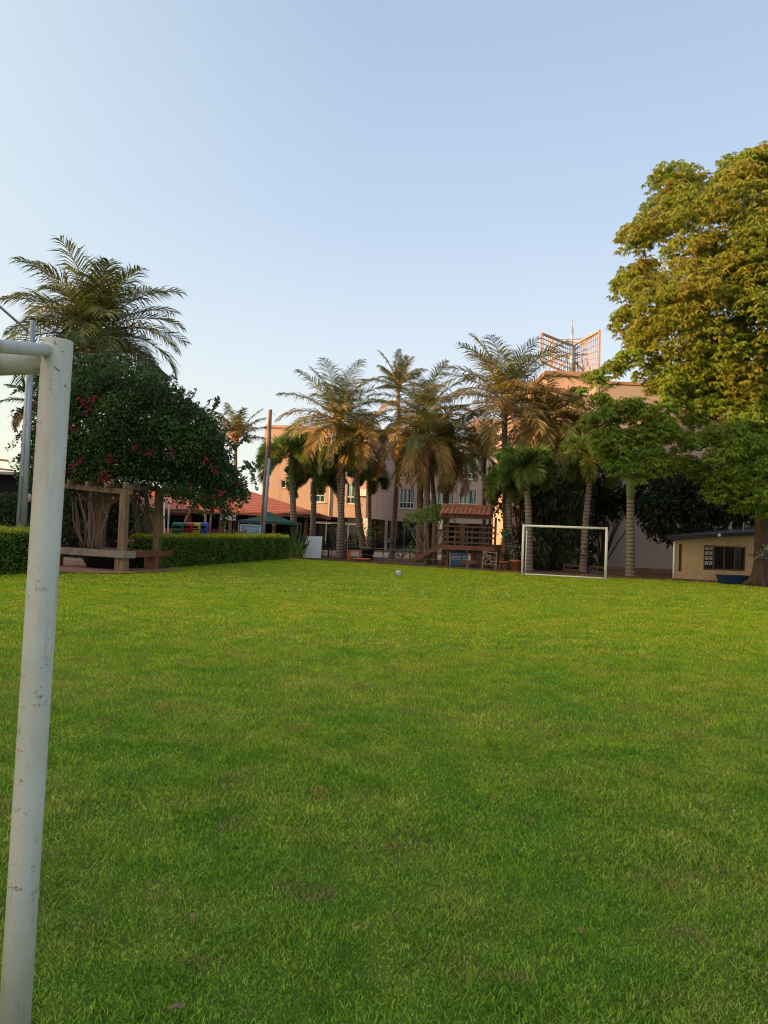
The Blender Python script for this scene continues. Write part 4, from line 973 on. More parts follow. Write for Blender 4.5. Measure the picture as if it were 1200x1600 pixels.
# ================================================================== BOUGAINVILLEA + PERGOLA
BD = 25.5
bo = thing('bougainvillea', 'large dark green bougainvillea with red flowers overgrowing the wooden pergola', 'bougainvillea', G(190, BD))
cl = []; cr = []; rb = np.random.default_rng(9)
def boug_top(px):
    return float(np.interp(px, (30,70,110,150,200,250,295,322,346,366), (700,640,575,568,576,598,630,655,700,745)))
def boug_bot(px):
    return float(np.interp(px, (30,70,110,200,250,300,330,360,385), (748,774,774,772,766,776,790,796,765)))
for i in range(2500):
    px = rb.uniform(50, 368); t0, b0 = boug_top(px)+14, boug_bot(px)-10
    if b0 <= t0: continue
    py = rb.uniform(t0, b0); r = rb.uniform(.32,.62)
    vv = (py-t0)/(b0-t0); uu = (px-210)/166
    dm = 2.6*math.sqrt(max(.05, 1-uu*uu))*(0.45+0.55*math.sin(math.pi*min(1, .18+.75*vv)))
    dd = dm*(-1 if rb.random() < .72 else 1)*rb.uniform(.6,1)
    c = np.array(W(px, py, BD+dd))
    if any(np.linalg.norm(c-q) < .26*(r+r2) for q, r2 in zip(cl, cr)): continue
    cl.append(c); cr.append(r)
    if len(cl) > 420: break
for i in range(46):
    px = rb.uniform(75,364); cl.append(np.array(W(px+rb.uniform(-6,8), boug_top(px)+rb.uniform(-9,14), BD+rb.uniform(-2,1.6)))); cr.append(rb.uniform(.2,.42))
for i in range(16):
    px = rb.uniform(270,362); cl.append(np.array(W(px, boug_bot(px)+rb.uniform(-12,14), BD+rb.uniform(-2.2,1)))); cr.append(rb.uniform(.22,.4))
bm = MB(); clump_leaves(bm, cl, cr, 900, .10, .068, .35, tint=(.2,.85), flat=.8, shell=.55)
# arching sprays that break the outline
sb = MB()
def spray(a, b, sag, n=26, L=.10):
    a, b = Vector(a), Vector(b); pts = [a.lerp(b, i/8)+Vector((0,0,sag*math.sin(math.pi*i/8)))+Vector((random.uniform(-.03,.03),)*3) for i in range(9)]
    sb.tube(pts, list(np.linspace(.016,.004,9)), 4, False)
    P = np.array([pts[min(8,int(f*8))].lerp(pts[min(8,int(f*8)+1)], f*8-int(f*8)) for f in rb.uniform(.15,.999,n)])
    V, F = leaf_quads(P, rb.normal(size=(n,3))+np.array([0,0,-.2]), L*rb.uniform(.7,1.3,n), .07); bm.add(V, F, np.repeat(rb.uniform(.2,.8,n),4))
for i in range(85):
    px = rb.uniform(60, 366); y0_ = boug_top(px)+25
    q = rb.uniform(-1,1); spray(W(px,y0_,BD+rb.uniform(-1.5,1.5)), W(px+q*26+(8 if px > 230 else 0),boug_top(px)-rb.uniform(0,22),BD+rb.uniform(-1.8,1.8)), .12)
for (a, b) in (((70,650),(18,642)),((66,630),(22,660)),((62,660),(12,708)),((70,700),(20,728)),((75,680),(30,690)),((72,610),(25,618)),((80,600),(40,600)),((330,650),(342,628)),((370,700),(392,690)),((372,740),(400,735)),((320,760),(330,800)),((345,770),(352,815)),((365,760),(385,790)),((340,780),(352,828)),((380,720),(398,760)),((290,765),(300,785))):
    for k in range(3): spray(W(*a,BD-.5+k*.5), W(b[0]+rb.uniform(-6,6), b[1]+rb.uniform(-8,8), BD-.5+k*.5), .2, 34)
bm.build('crown', M['boug_leaf'], bo)
fm = MB()
for i in range(40):
    k = rb.integers(len(cl)); 
    u = unit(rb.normal(size=3)); u[1] = -abs(u[1])-.3
    c = cl[k]+unit(u)*cr[k]*1.0; n = int(rb.integers(4,16))
    P = c+rb.normal(size=(n,3))*rb.uniform(.05,.13); V, F = leaf_quads(P, rb.normal(size=(n,3)), .075, .06, .3); fm.add(V, F, np.repeat(rb.random(n),4))
for (px, py) in ((128,628),(147,626),(137,642),(114,668),(212,702),(230,708),(172,716),(125,722),(112,730),(160,740),(168,752),(323,718),(335,735),(345,770),(100,690),(265,705)):
    n = 17; P = np.array(W(px,py,BD-2.75))+rb.normal(size=(n,3))*.075; V, F = leaf_quads(P, rb.normal(size=(n,3)), .08, .065, .3); fm.add(V, F, np.repeat(rb.random(n),4))
fm.build('flowers', M['boug_flower'], bo)
# many pale stems climbing from the ground
def stems(pairs, r=.035):
    for (x0, y0, x1, y1, d) in pairs:
        a, b = W(x0,y0,d), W(x1,y1,d+random.uniform(-.4,.4)); n = 7; pts = []
        kx = random.uniform(-.12,.12)
        for i in range(n+1):
            f = i/n; pts.append(a.lerp(b,f)+Vector((kx*math.sin(math.pi*f*1.5)+random.uniform(-.02,.02), random.uniform(-.04,.04), 0)))
        sb.tube(pts, list(np.linspace(r, r*.55, n+1)), 6)
sy = 858
stems([(133,sy,112,765,24.6),(135,sy,122,762,24.9),(137,sy,140,764,24.4),(139,sy,130,760,25.1),(141,sy,150,762,24.7),(136,sy,146,766,24.5),(142,sy,136,762,25),(140,sy,158,760,24.8),(134,sy,104,770,24.8),(150,sy,162,764,24.4),(147,sy,168,766,24.9),(157,sy,172,768,24.5),(126,sy,118,764,25.2),(139,sy,126,768,24.3),(143,sy,143,764,24.3)], .032)
stems([(157,862,165,805,24.6),(165,805,158,760,24.6),(165,805,176,760,24.5),(165,808,186,770,24.8)], .075)
stems([(246,858,243,770,26.5),(232,850,228,770,26.8),(214,860,212,770,26.6)], .11)
sb.build('stems', M['vine'], bo, True)

PD = 23.4
pg = thing('pergola', 'wooden pergola with plank bench seat on terracotta piers under the bougainvillea', 'pergola', G(190, PD))
fp_ = G(189.5, PD); ph = Z(191,768,PD)
dirR = (G(255, 25.6)-fp_).normalized(); dirL = Vector((-dirR.y, dirR.x, 0)) if False else (G(128, 24.2)-fp_).normalized()
pier_h = Z(188,867,PD)
def post(base, w, z0, z1, mtl, nm):
    mb = MB(); an = math.atan2(dirR.y, dirR.x); mb.box((base.x, base.y, (z0+z1)/2), (w, w, z1-z0), an); mb.build(nm, M[mtl], pg)
post(fp_, .30, 0, pier_h-.05, 'wood', 'pier'); post(fp_, .21, pier_h+.06, ph, 'wood', 'post')
bR = G(239, 25.4); post(bR, .42, 0, Z(240,866,25.4), 'brick_pier', 'pier'); post(bR+Vector((.1,0,0)), .21, Z(240,862,25.4), Z(243,765,25.4), 'wood', 'post')
bL = fp_+dirL*2.9; post(bL, .30, 0, pier_h-.05, 'brick_pier', 'pier')
bLp = fp_+dirL*2.4+Vector((0,.1,0))
far = bR+dirL*2.5; post(far, .30, 0, pier_h-.05, 'brick_pier', 'pier'); post(far, .25, pier_h, ph, 'wood', 'post'); post(fp_+dirL*3.0+Vector((-.3,.2,0)), .2, 0, ph, 'wood', 'post')
mb = MB(); a = W(205,769,PD-.02); b = W(78,757,PD+.9); mb.bar(a, b, .16, .16); mb.build('beam', M['wood'], pg)
mb = MB(); mb.bar(fp_+Vector((0,0,ph+.18)), bR+Vector((0,0,ph+.22)), .14, .16); mb.build('beam', M['wood'], pg)
for k in range(5):
    f = k/4; p = a.lerp(b, f*.9+.04); mb = MB(); mb.bar(p+Vector((0,-.35,.14)), p+dirR*2.8+Vector((0,0,.2)), .09, .12); mb.build('rafter', M['wood'], pg)
zt = pier_h+.02
mb = MB(); mb.bar(fp_-dirL*.32+Vector((0,0,zt)), bL+dirL*.15+Vector((0,0,zt)), .48, .20); mb.build('bench_seat', M['wood_grey'], pg)
mb = MB(); mb.bar(fp_+dirR*.26-dirL*.02+Vector((0,0,zt-.005)), bR+dirR*.75+Vector((0,0,zt-.005)), .46, .18); mb.build('bench_seat', M['wood_redder'], pg)
mb = MB(); mb.bar(far+Vector((0,0,zt)), bR+Vector((0,0,zt+.002)), .44, .16); mb.build('bench_seat', M['wood'], pg)
# round dark planter inside
pc = fp_+dirL*1.5+dirR*1.2
t = thing('planter', 'low round dark planter under the pergola holding the vine stems', 'planter', pc)
mb = MB(); mb.lathe(pc, [(.01,0),(.72,0),(.95,.42),(.98,.48),(.90,.48),(.85,.38),(.01,.38)], 24); mb.build('bowl', M['black_metal'], t, True)
mb = MB(); mb.lathe(pc, [(.01,.42),(.86,.40)], 24); mb.build('soil', M['soil'], t)

# ================================================================== BEHIND THE LEFT HEDGES
# picnic table with benches and things on it
td_ = 31.0; tc0 = G(218, td_)
pt = thing('picnic_table', 'red brown picnic table with benches behind the pergola', 'table', tc0)
mb = MB(); mb.box((tc0.x,tc0.y,.74), (1.9,.8,.06)); mb.build('tabletop', M['wood_redder'], pt)
for s_ in (-1,1):
    mb = MB(); mb.box((tc0.x,tc0.y+s_*.72,.44), (1.9,.28,.05)); mb.build('bench', M['wood_redder'], pt)
    mb = MB(); x = tc0.x+s_*.75; mb.bar((x,tc0.y-.7,.02),(x,tc0.y-.18,.71),.08,.08); mb.bar((x,tc0.y+.7,.02),(x,tc0.y+.18,.71),.08,.08); mb.bar((x,tc0.y-.85,.38),(x,tc0.y+.85,.38),.07,.07); mb.build('leg_frame', M['wood_redder'], pt)
for i, (dx, c, w_, lab) in enumerate(((-.35,(.55,.55,.55),.42,'flat grey white box lying on the picnic table'),(.15,(.10,.28,.30),.5,'flat teal folder lying on the picnic table beside the grey box'))):
    mm = mat('table item %d' % i, c); bx = MB(); bx.box((tc0.x+dx,tc0.y-.1,.79+.02*(1-i)), (w_,.32,.05+.03*(1-i)), .1); bx.box((tc0.x+dx,tc0.y-.1,.82+.05*(1-i)), (w_*.9,.28,.012), .13)
    tag(bx.build('box' if i == 0 else 'folder', mm, None, origin=(tc0.x+dx,tc0.y,.77)), lab, 'box' if i == 0 else 'folder')
b0 = G(214,29.2)
bn = thing('garden_bench', 'reddish garden bench with back slats just behind the pergola seat', 'bench', b0)
mb = MB(); mb.box((b0.x,b0.y,.43),(1.7,.42,.06)); mb.build('seat', M['wood_redder'], bn)
mb = MB(); mb.box((b0.x,b0.y+.22,.72),(1.7,.05,.14)); mb.box((b0.x,b0.y+.22,.90),(1.7,.05,.10)); mb.build('backrest', M['wood_redder'], bn)
for s_ in (-1,1): mb = MB(); mb.box((b0.x+s_*.7,b0.y,.2),(.1,.4,.4)); mb.box((b0.x+s_*.7,b0.y+.22,.6),(.08,.045,.75)); mb.build('leg', M['wood_redder'], bn)
# four coloured play kennels / bins with round lids
cols = (((0.01,0.16,0.06),'green'),((0.50,0.02,0.03),'red'),((0.62,0.42,0.04),'yellow'),((0.015,0.07,0.45),'blue'))
for i, (c, nm) in enumerate(cols):
    px = (277,291.5,303.5,315)[i]; d = 30.5+i*.25; p = G(px, d); w_ = .40
    mm = mat(nm+' plastic', c, tuple(q*.75 for q in c), 3, .45)
    t = thing('recycling_bin', nm+' recycling bin with a domed lid above the hedge beside the pergola', 'bin', p, 'coloured recycling bins in a row')
    zt0, zt1 = Z(px,826,d), Z(px,816,d)
    mb = MB(); mb.box((p.x,p.y,zt0/2-.02), (w_*.86,.5,zt0-.04), 0, taper=1.1); mb.build('body', mm, t)
    mb = MB(); pts = []
    for sx in (-1,1):
        for k in range(9):
            an = math.pi*k/8; pts.append((p.x+sx*w_*.52, p.y-.30*math.cos(an), zt0-.01+(zt1-zt0)*math.sin(an)**.8))
    F = [tuple(range(9)), tuple(range(17,8,-1))]+[(k,9+k,10+k,k+1) for k in range(8)]+[(8,17,9,0)]
    mb.add(pts, F); ld = mb.build('lid', mm, t)
    mb = MB(); mb.box((p.x,p.y-.285,zt0+.06), (w_*.7,.02,.10)); mb.build('flap', M['dark'], ld)
# red plastic chair behind hedge
p = G(330, 33); t = thing('plastic_chair', 'red plastic chair behind the hedge right of the blue bin', 'chair', p)
M['red_plastic'] = mat('red plastic', (0.55,0.03,0.02), (0.40,0.02,0.02), 3, .4)
mb = MB(); mb.box((p.x,p.y,.44),(.46,.44,.04)); mb.build('seat', M['red_plastic'], t)
mb = MB(); mb.bar((p.x-.21,p.y+.2,.44),(p.x-.23,p.y+.3,1.35),.05,.05); mb.bar((p.x+.21,p.y+.2,.44),(p.x+.23,p.y+.3,1.2),.05,.05)
for k in range(4): mb.bar((p.x-.15+k*.1,p.y+.21,.46),(p.x-.15+k*.1,p.y+.29,1.25-.03*k),.07,.03)
mb.bar((p.x-.24,p.y+.29,1.22),(p.x+.24,p.y+.29,1.14),.1,.04); mb.build('backrest', M['red_plastic'], t)
for sx in (-1,1):
    for sy_ in (-1,1): mb = MB(); mb.bar((p.x+sx*.2,p.y+sy_*.18,0),(p.x+sx*.19,p.y+sy_*.17,.42),.04,.04); mb.build('leg', M['red_plastic'], t)
# low red flowers along the hedge
fp0 = G(348, 33.5); mb = MB(); n = 700
P = np.stack([fp0.x+rng.uniform(-1.0,1.0,n), fp0.y+rng.uniform(-.5,.5,n), rng.uniform(.2,1.32,n)],1)
V, F = leaf_quads(P, rng.normal(size=(n,3))+np.array([0,0,.4]), .13, .05); mb.add(V, F, np.repeat(rng.random(n),4))
t = thing('flower_bush', 'low bush with red blossoms just behind the hedge below the blank sign', 'bush', fp0); mb.build('foliage', M['hedge_leaf'], t)
mb = MB(); n = 160; P = np.stack([fp0.x+rng.uniform(-1.0,1.0,n), fp0.y+rng.uniform(-.5,.5,n), rng.uniform(1.15,1.40,n)],1)
V, F = leaf_quads(P, rng.normal(size=(n,3)), .08, .06); mb.add(V, F, np.repeat(rng.random(n),4)); mb.build('flowers', M['boug_flower'], t)
# blank pale sign on a wooden post
d = 34.5; c = W(356.5, 808.5, d); t = thing('signboard', 'blank cream signboard on a wooden post behind the hedge', 'sign', (c.x, d, 0))
mb = MB(); mb.box((c.x,d,c.z),(.68,.05,.25),.02); mb.build('board', mat('cream board', (.72,.72,.60), (.62,.62,.52), 4), t)
mb = MB(); mb.box((c.x+.08,d+.12,(c.z-.05)/2),(.14,.12,c.z-.05)); mb.build('post', M['wood'], t)
mb = MB(); mb.bar((c.x-.14,d+.05,0),(c.x-.14,d+.05,c.z),.04,.04); mb.build('stake', M['white_plain'], t)
# notice board, blue with white lettering
d = 36.0; c0, c1 = W(375.5,819,d), W(407,840,d); cx_, cz_ = (c0.x+c1.x)/2, (c0.z+c1.z)/2; w_, h_ = c1.x-c0.x, c0.z-c1.z+.35
cz_ = c0.z-h_/2
t = thing('notice_board', 'blue notice board with white frame and white lettering behind the long hedge', 'notice board', (cx_, d, 0))
m_, nt_, b_ = new_mat('blue printed panel')
b_.inputs['Roughness'].default_value = .35
nt_.links.new(ramp(nt_, noise(nt_, 1.4, 3, .5), [(.3,(.16,.30,.42)),(.7,(.24,.40,.50))]), b_.inputs['Base Color'])
mb = MB(); mb.box((cx_,d,cz_),(w_-.08,.03,h_-.08)); mb.build('panel', m_, t)
mb = MB()
for a, b in (((-1,-1),(1,-1)),((1,-1),(1,1)),((1,1),(-1,1)),((-1,1),(-1,-1))):
    mb.bar((cx_+a[0]*(w_/2-.02),d-.012,cz_+a[1]*(h_/2-.02)),(cx_+b[0]*(w_/2-.02),d-.012,cz_+b[1]*(h_/2-.02)),.05,.06,up=(0,1,0))
mb.build('frame', M['white_frame'], t)
for sx in (-1,1): mb = MB(); mb.bar((cx_+sx*(w_/2-.05),d+.04,0),(cx_+sx*(w_/2-.05),d+.04,cz_+.2),.05,.05); mb.build('leg', M['white_frame'], t)
def text(parent, s_, x, y, z, size, m, name='lettering', align='CENTER'):
    cu = bpy.data.curves.new(name, 'FONT'); cu.body = s_; cu.size = size; cu.align_x = align; cu.extrude = .002
    o = bpy.data.objects.new(name, cu); COL.objects.link(o); o.parent = parent
    off = Vector(parent.location); o.location = Vector((x,y,z))-off; o.rotation_euler = (R(90),0,0); cu.materials.append(m)
    me = bpy.data.meshes.new_from_object(o.evaluated_get(bpy.context.evaluated_depsgraph_get())); me.materials.clear(); me.materials.append(m)
    o2 = bpy.data.objects.new(name, me); COL.objects.link(o2); o2.parent = parent; o2.location = o.location; o2.rotation_euler = o.rotation_euler
    bpy.data.objects.remove(o); return o2
M['letter'] = mat('white lettering', (.85,.85,.85), (.82,.82,.82), 2, .6)
text(t, 'OBSERVAÇÃO É SUA', cx_+.07, d-.018, c0.z-.20, .075, M['letter'])
mb = MB()
for (ry, x0_, x1_) in ((.30,-.25,.15),(.36,-.3,.05),(.45,-.32,.2),(.52,-.32,.34),(.58,-.32,.28)):
    xx = x0_
    while xx < x1_:
        l = random.uniform(.03,.09); mb.box((cx_+xx+l/2,d-.018,c0.z-ry),(l,.003,.022)); xx += l+.02
mb.build('small_lettering', M['letter'], t)
# green canopy
d = 42.0; e0, e1 = W(372,814,d-1.6), W(474,816,d+1); ap = W(415,799,d)
M['canvas'] = mat('dark green canvas', (.035,.105,.085), (.026,.08,.066), 2, .7)
t = thing('canopy_tent', 'dark green pyramid canopy tent behind the notice board', 'canopy', (ap.x, d, 0))
hw_ = (e1.x-e0.x)/2; mxx = (e0.x+e1.x)/2; ez = Z(425,815,d)
C4 = [(mxx-hw_,d-1.7,ez),(mxx+hw_,d-1.2,ez),(mxx+hw_*.9,d+1.9,ez),(mxx-hw_,d+1.9,ez)]
mb = MB(); V = []; 
A_ = Vector((ap.x+.2,d,ap.z)); n = 6
for i in range(4):
    p, q = Vector(C4[i]), Vector(C4[(i+1)%4]); V = []; F = []
    for j in range(n+1):
        f = j/n; l, r_ = p.lerp(A_, f), q.lerp(A_, f); s_ = -.10*math.sin(math.pi*f)
        for k in range(5): v = l.lerp(r_, k/4); V.append(v+Vector((0,0,s_-.05*math.sin(math.pi*k/4)*(1-f))))
    for j in range(n):
        for k in range(4): F.append((j*5+k,j*5+k+1,(j+1)*5+k+1,(j+1)*5+k))
    mb.add(V, F)
    V = [p, q, q+Vector((0,0,-.14)), p+Vector((0,0,-.14))]; mb.add(V, [(0,1,2,3)])
mb.build('canopy', M['canvas'], t, True)
for c in C4: mb = MB(); mb.bar((c[0]+(A_.x-c[0])*.04,c[1]+(d-c[1])*.04,0),(c[0]+(A_.x-c[0])*.04,c[1]+(d-c[1])*.04,c[2]-.01),.05,.05); mb.build('leg', M['galv'], t)
# field poles
def pole(label, pts_main, pts_thin, dd, r, rust):
    b = Vector((W(*pts_main[0],dd).x, dd, 0)); t = thing('floodlight_pole', label, 'pole', b, 'metal poles beside the lawn')
    mb = MB(); top = W(*pts_main[1], dd); base = W(*pts_main[0], dd); k = base+(base-top)*(base.z/(top.z-base.z)) 
    mb.tube([k, k.lerp(top,.5), top], [r, r, r*.92], 12); mb.build('pole', M['galv'], t, True)
    a, b2 = W(*pts_thin[0], dd-.05), W(*pts_thin[1], dd-.05); k2 = a+(a-b2)*(a.z/(b2.z-a.z))
    mb = MB(); mb.tube([k2, k2.lerp(b2,.5), b2], r*.62, 10); mb.build('conduit', M['rust' if rust else 'galv'], t, True)
    for f in (.2,.42,.65,.85):
        mb = MB(); p = k.lerp(top, f); q = k2.lerp(b2, f); mb.bar(p+Vector((-.07,-.03,0)), q+Vector((.05,-.03,0)), .03, .05); mb.build('clamp', M['galv'], t)
    return t, top
t, top = pole('tall galvanised pole with a diagonal cable left of the near goal post', ((36.5,822),(51.5,503)), ((28,822),(47,540)), 21.6, .085, False)
mb = MB(); a = W(44,518,21.6); b = W(-60,424,20.6); mb.tube([a, a.lerp(b,.5)+Vector((0,0,-.02)), b], .035, 8); mb.build('cable_arm', M['galv'], t, True)
mb = MB(); a = W(54,514,21.6); mb.bar(a, a+Vector((.32,.1,0)), .015,.015); mb.bar(a+Vector((0,0,-.22)), a+Vector((.32,.1,-.22)), .015,.015); mb.build('bracket', M['galv'], t)
t, top = pole('rusty topped metal pole rising behind the long hedge near the canopy', ((411,838),(420.5,716)), ((407,838),(421.5,640)), 38.5, .10, True)
mb = MB(); a, b = W(419.5,716,38.5), W(422.5,640,38.5); mb.tube([a,b], .085, 10); mb.build('upper_pole', M['rust'], t, True)
mb = MB(); p = W(424,650,38.5); mb.tube([p+Vector((.16*math.cos(k*.4),0,.16*math.sin(k*.4))) for k in range(10)], .012, 5); mb.build('hook', M['galv'], t)
# slender posts by the pavilion
for i, (xa, ya, xb, yb, d, r) in enumerate(((262,838,265,770,33,.035),(257,838,256,768,36,.03),(301,790,308,775,40,.06),(328,832,331,785,38,.05),(322,838,320,785,42,.07),(246,838,226,783,30,.05))):
    a, b = W(xa,ya,d), W(xb,yb,d); k = a+(a-b)*(a.z/max(.2,(b.z-a.z)))
    lab = ('thin white lamp post before the orange red pavilion wall','thin pale pipe left of the white lamp post by the pavilion','leaning wooden prop under the pavilion roof','thin grey post right of the blue bin under the pavilion eave','dark prop right of the bins under the pavilion eave','slanted pale stem beside the pergola rear post')[i]
    t = thing('slender_post', lab, 'post', (k.x,d,0))
    mb = MB(); mb.tube([Vector((k.x,d,0)), a, b], r, 8); mb.build('shaft', M['white_plain' if i < 2 else 'wood'], t, True)
    if i == 0: mb = MB(); mb.bar(b+Vector((0,0,-.15)), b+Vector((-.35,0,-.13)), .1,.06); mb.build('lamp', M['white_plain'], t)
    else: mb = MB(); mb.lathe(b, [(.005,-.05),(r*1.4,-.03),(r*1.4,.02),(.005,.04)], 8); mb.build('cap', M['galv'], t)

# ================================================================== AROUND THE FAR KERB
# white panel leaning
d = 40.5; c0, c1 = W(479,838,d), W(502.5,870,d); w_ = c1.x-c0.x; h_ = c0.z+.02
M['panel'] = mat('pale blue grey panel', (.58,.62,.66), (.50,.54,.58), 1, .6)
pn = thing('table_tennis_top', 'pale grey folded panel standing upright right of the striped plant', 'panel', ((c0.x+c1.x)/2, d, 0))
mb = MB(); V = [(c0.x-.12,d-.3,.03),(c1.x-.02,d-.3,.03),(c1.x,d,h_),(c0.x,d,h_)]; V += [(a,b+.05,c) for a,b,c in V]
mb.add(V, [(0,1,2,3),(7,6,5,4),(4,5,1,0),(5,6,2,1),(6,7,3,2),(7,4,0,3)]); mb.build('board', M['panel'], pn)
for x in (c0.x+.1, c1.x-.1): mb = MB(); mb.bar((x,d+.4,0),(x,d+.06,h_*.8),.04,.04); mb.build('leg', M['galv'], pn)
# dark lounge chairs
def lounge(label, p, rz):
    t = thing('patio_chair', label, 'chair', p, 'dark patio chairs under the hotel wing')
    cs, sn = math.cos(rz), math.sin(rz); q = lambda x,y,z: (p.x+x*cs-y*sn, p.y+x*sn+y*cs, z)
    mb = MB(); mb.box(q(0,0,.42),(.55,.55,.06),rz); mb.build('seat', M['black_metal'], t)
    mb = MB(); mb.bar(q(0,.26,.42),q(0,.42,1.0),.55,.05,up=(0,1,0)); mb.build('backrest', M['black_metal'], t)
    for sx in (-1,1):
        for sy_ in (-1,1): mb = MB(); mb.bar(q(sx*.24,sy_*.24,0),q(sx*.24,sy_*.24,.40),.04,.04); mb.build('leg', M['black_metal'], t)
        mb = MB(); mb.bar(q(sx*.27,-.24,.62),q(sx*.27,.3,.62),.05,.03); mb.build('armrest', M['black_metal'], t)
lounge('dark patio chair right beside the pale folded panel', G(509,43.5), 1.9)
lounge('dark patio chair against the first ringed trunk', G(521,44.5), -.3)
# small red table
p = G(553, 40.3); t = thing('kids_table', 'small orange red plastic table between the two ringed palm trunks', 'table', p)
M['orange_plastic'] = mat('orange red plastic', (.60,.11,.04), (.45,.08,.03), 3, .45)
mb = MB(); mb.box((p.x,p.y,.50),(.75,.5,.04)); mb.build('tabletop', M['orange_plastic'], t)
for sx, w_ in ((-1,.16),(1,.05)):
    for sy_ in (-1,1): mb = MB(); mb.box((p.x+sx*.27,p.y+sy_*.18,.24),(w_,.05,.48)); mb.build('leg', M['orange_plastic'], t)
p = G(566, 39.6); mb = MB(); mb.lathe(p, [(.01,.02),(.40,.02),(.46,.10),(.46,.13),(.40,.13),(.38,.07),(.01,.06)], 20)
tag(mb.build('basin', M['terracotta'], None, True, origin=p), 'flat terracotta red basin on the ground at the leaning palm', 'basin')
# potted plants
def pot_plant(label, p, r, h, leafh, n, lm, pm, spread=.35, spiky=False, petals=0):
    t = thing('potted_plant', label, 'potted plant', p)
    mb = MB(); mb.lathe(p, [(.01,0),(r*.72,0),(r*.98,h*.85),(r*1.08,h*.86),(r*1.08,h),(r*.92,h),(r*.88,h*.8),(.01,h*.8)], 18); mb.build('pot', M[pm], t, True)
    mb = MB(); mb.lathe(p, [(.005,h*.84),(r*.9,h*.83)], 14); mb.build('soil', M['soil'], t)
    mb = MB()
    if spiky:
        P = np.tile(np.array([p.x,p.y,h*.8]),(n,1))+rng.normal(size=(n,3))*.03; V, F = leaf_quads(P, rng.normal(size=(n,3))*.28+np.array([0,0,1.]), leafh*rng.uniform(.6,1.1,n), .05)
        mb.add(V, F, np.repeat(rng.random(n),4))
    else:
        for k in range(6): mb.tube([p+Vector((0,0,h*.8)), p+Vector((random.uniform(-.1,.1),random.uniform(-.1,.1),h+leafh*.5)), p+Vector((random.uniform(-.3,.3)*spread/.35,random.uniform(-.3,.3)*spread/.35,h+leafh*.9))], [.014,.01,.005], 5, t=.1)
        P = np.array([p.x,p.y,h+leafh*.6])+rng.normal(size=(n,3))*np.array([spread,spread,leafh*.28]); V, F = leaf_quads(P, rng.normal(size=(n,3)), .12, .06); mb.add(V, F, np.repeat(rng.random(n),4))
    mb.build('foliage', M[lm], t)
    if petals:
        mb = MB(); P = np.array([p.x,p.y,h+leafh*.7])+rng.normal(size=(petals,3))*np.array([spread*.8,spread*.8,leafh*.25]); V, F = leaf_quads(P, rng.normal(size=(petals,3)), .07, .05); mb.add(V, F, np.repeat(rng.random(petals),4)); mb.build('flowers', M['petal'], t)
pot_plant('dark pot with a bushy green shrub at the foot of the leaning palm', G(574.5,40.6), .34, .62, 1.1, 260, 'light_leaf', 'black_metal', .3)
pot_plant('terracotta pot with upright spiky leaves left of the grey foxtail trunk', G(787.5,35.2), .22, .40, .75, 60, 'dark_leaf', 'terracotta', spiky=True)
pot_plant('terracotta pot with a small pale flowering plant right of the grey foxtail trunk', G(805,35.0), .25, .48, .7, 90, 'dark_leaf', 'terracotta', .22, petals=60)
pot_plant('small terracotta pot with a low plant under the left end of the playhouse', G(697.5,37.2), .2, .5, .3, 50, 'light_leaf', 'terracotta', .15)
# striped snake plants in a low clump
p = G(459.5, 39.2); t = thing('striped_plant', 'clump of pale striped sword leaves at the end of the long hedge', 'plant', p)
mb = MB(); n = 90; P = np.array([p.x,p.y,0.])+rng.normal(size=(n,3))*np.array([.22,.2,0]); V, F = leaf_quads(P, rng.normal(size=(n,3))*.22+np.array([.05,0,1.]), rng.uniform(.6,1.35,n), .075, .1); mb.add(V, F, np.repeat(rng.uniform(.5,1,n),4)); mb.build('leaves', M['light_leaf'], t)
mb = MB(); n = 50; P = np.array([p.x+.05,p.y+.35,0.3])+rng.normal(size=(n,3))*np.array([.12,.2,0.05]); V, F = leaf_quads(P, rng.normal(size=(n,3))*.4+np.array([0,0,1.]), rng.uniform(.8,1.7,n), .10); mb.add(V, F, np.repeat(rng.uniform(0,.3,n),4)); mb.build('dark_leaves', M['dark_leaf'], t)
def shrub(name, label, cat, base, clumps, per, L, w, lm, stemm='bark', petals=None, tint=(.2,.8), droop=.4, stem_r=.05, group=None):
    t = thing(name, label, cat, base, group)
    mb = MB(); cs = [np.array(c[:3]) for c in clumps]; rs_ = [c[3] for c in clumps]
    clump_leaves(mb, cs, rs_, per, L, w, droop, tint=tint, flat=.85, shell=.4); mb.build('foliage', M[lm], t)
    sb = MB()
    for c, r in zip(cs, rs_):
        pts = [Vector(base)+Vector((random.uniform(-.1,.1),random.uniform(-.1,.1),0)), Vector(base).lerp(Vector(c),.5)+Vector((random.uniform(-.1,.1),0,.1)), Vector(c)]
        sb.tube(pts, [stem_r, stem_r*.7, stem_r*.3], 6)
    sb.build('stems', M[stemm], t, True)
    if petals:
        mb = MB()
        for c, r in zip(cs, rs_):
            n = petals; P = c+unit(rng.normal(size=(n,3)))*r*.95; V, F = leaf_quads(P, rng.normal(size=(n,3)), .09, .06); mb.add(V, F, np.repeat(rng.random(n),4))
        mb.build('flowers', M['petal'], t)
    return t
def cl_px(lst, d): return [(*W(x,y,d+dd), r) for (x,y,dd,r) in lst]
shrub('frangipani', 'frangipani with a fresh green crown on a thin trunk left of the playhouse', 'tree', G(671,36.4), cl_px([(645,812,0,.35),(655,808,.2,.4),(665,810,-.2,.35),(676,802,0,.4),(684,800,.2,.38),(690,808,0,.33),(683,812,-.3,.3),(637,818,0,.22),(697,812,0,.22)],36.4), 520, .24, .075, 'light_leaf', 'vine', None, (.35,1), .3, .04)
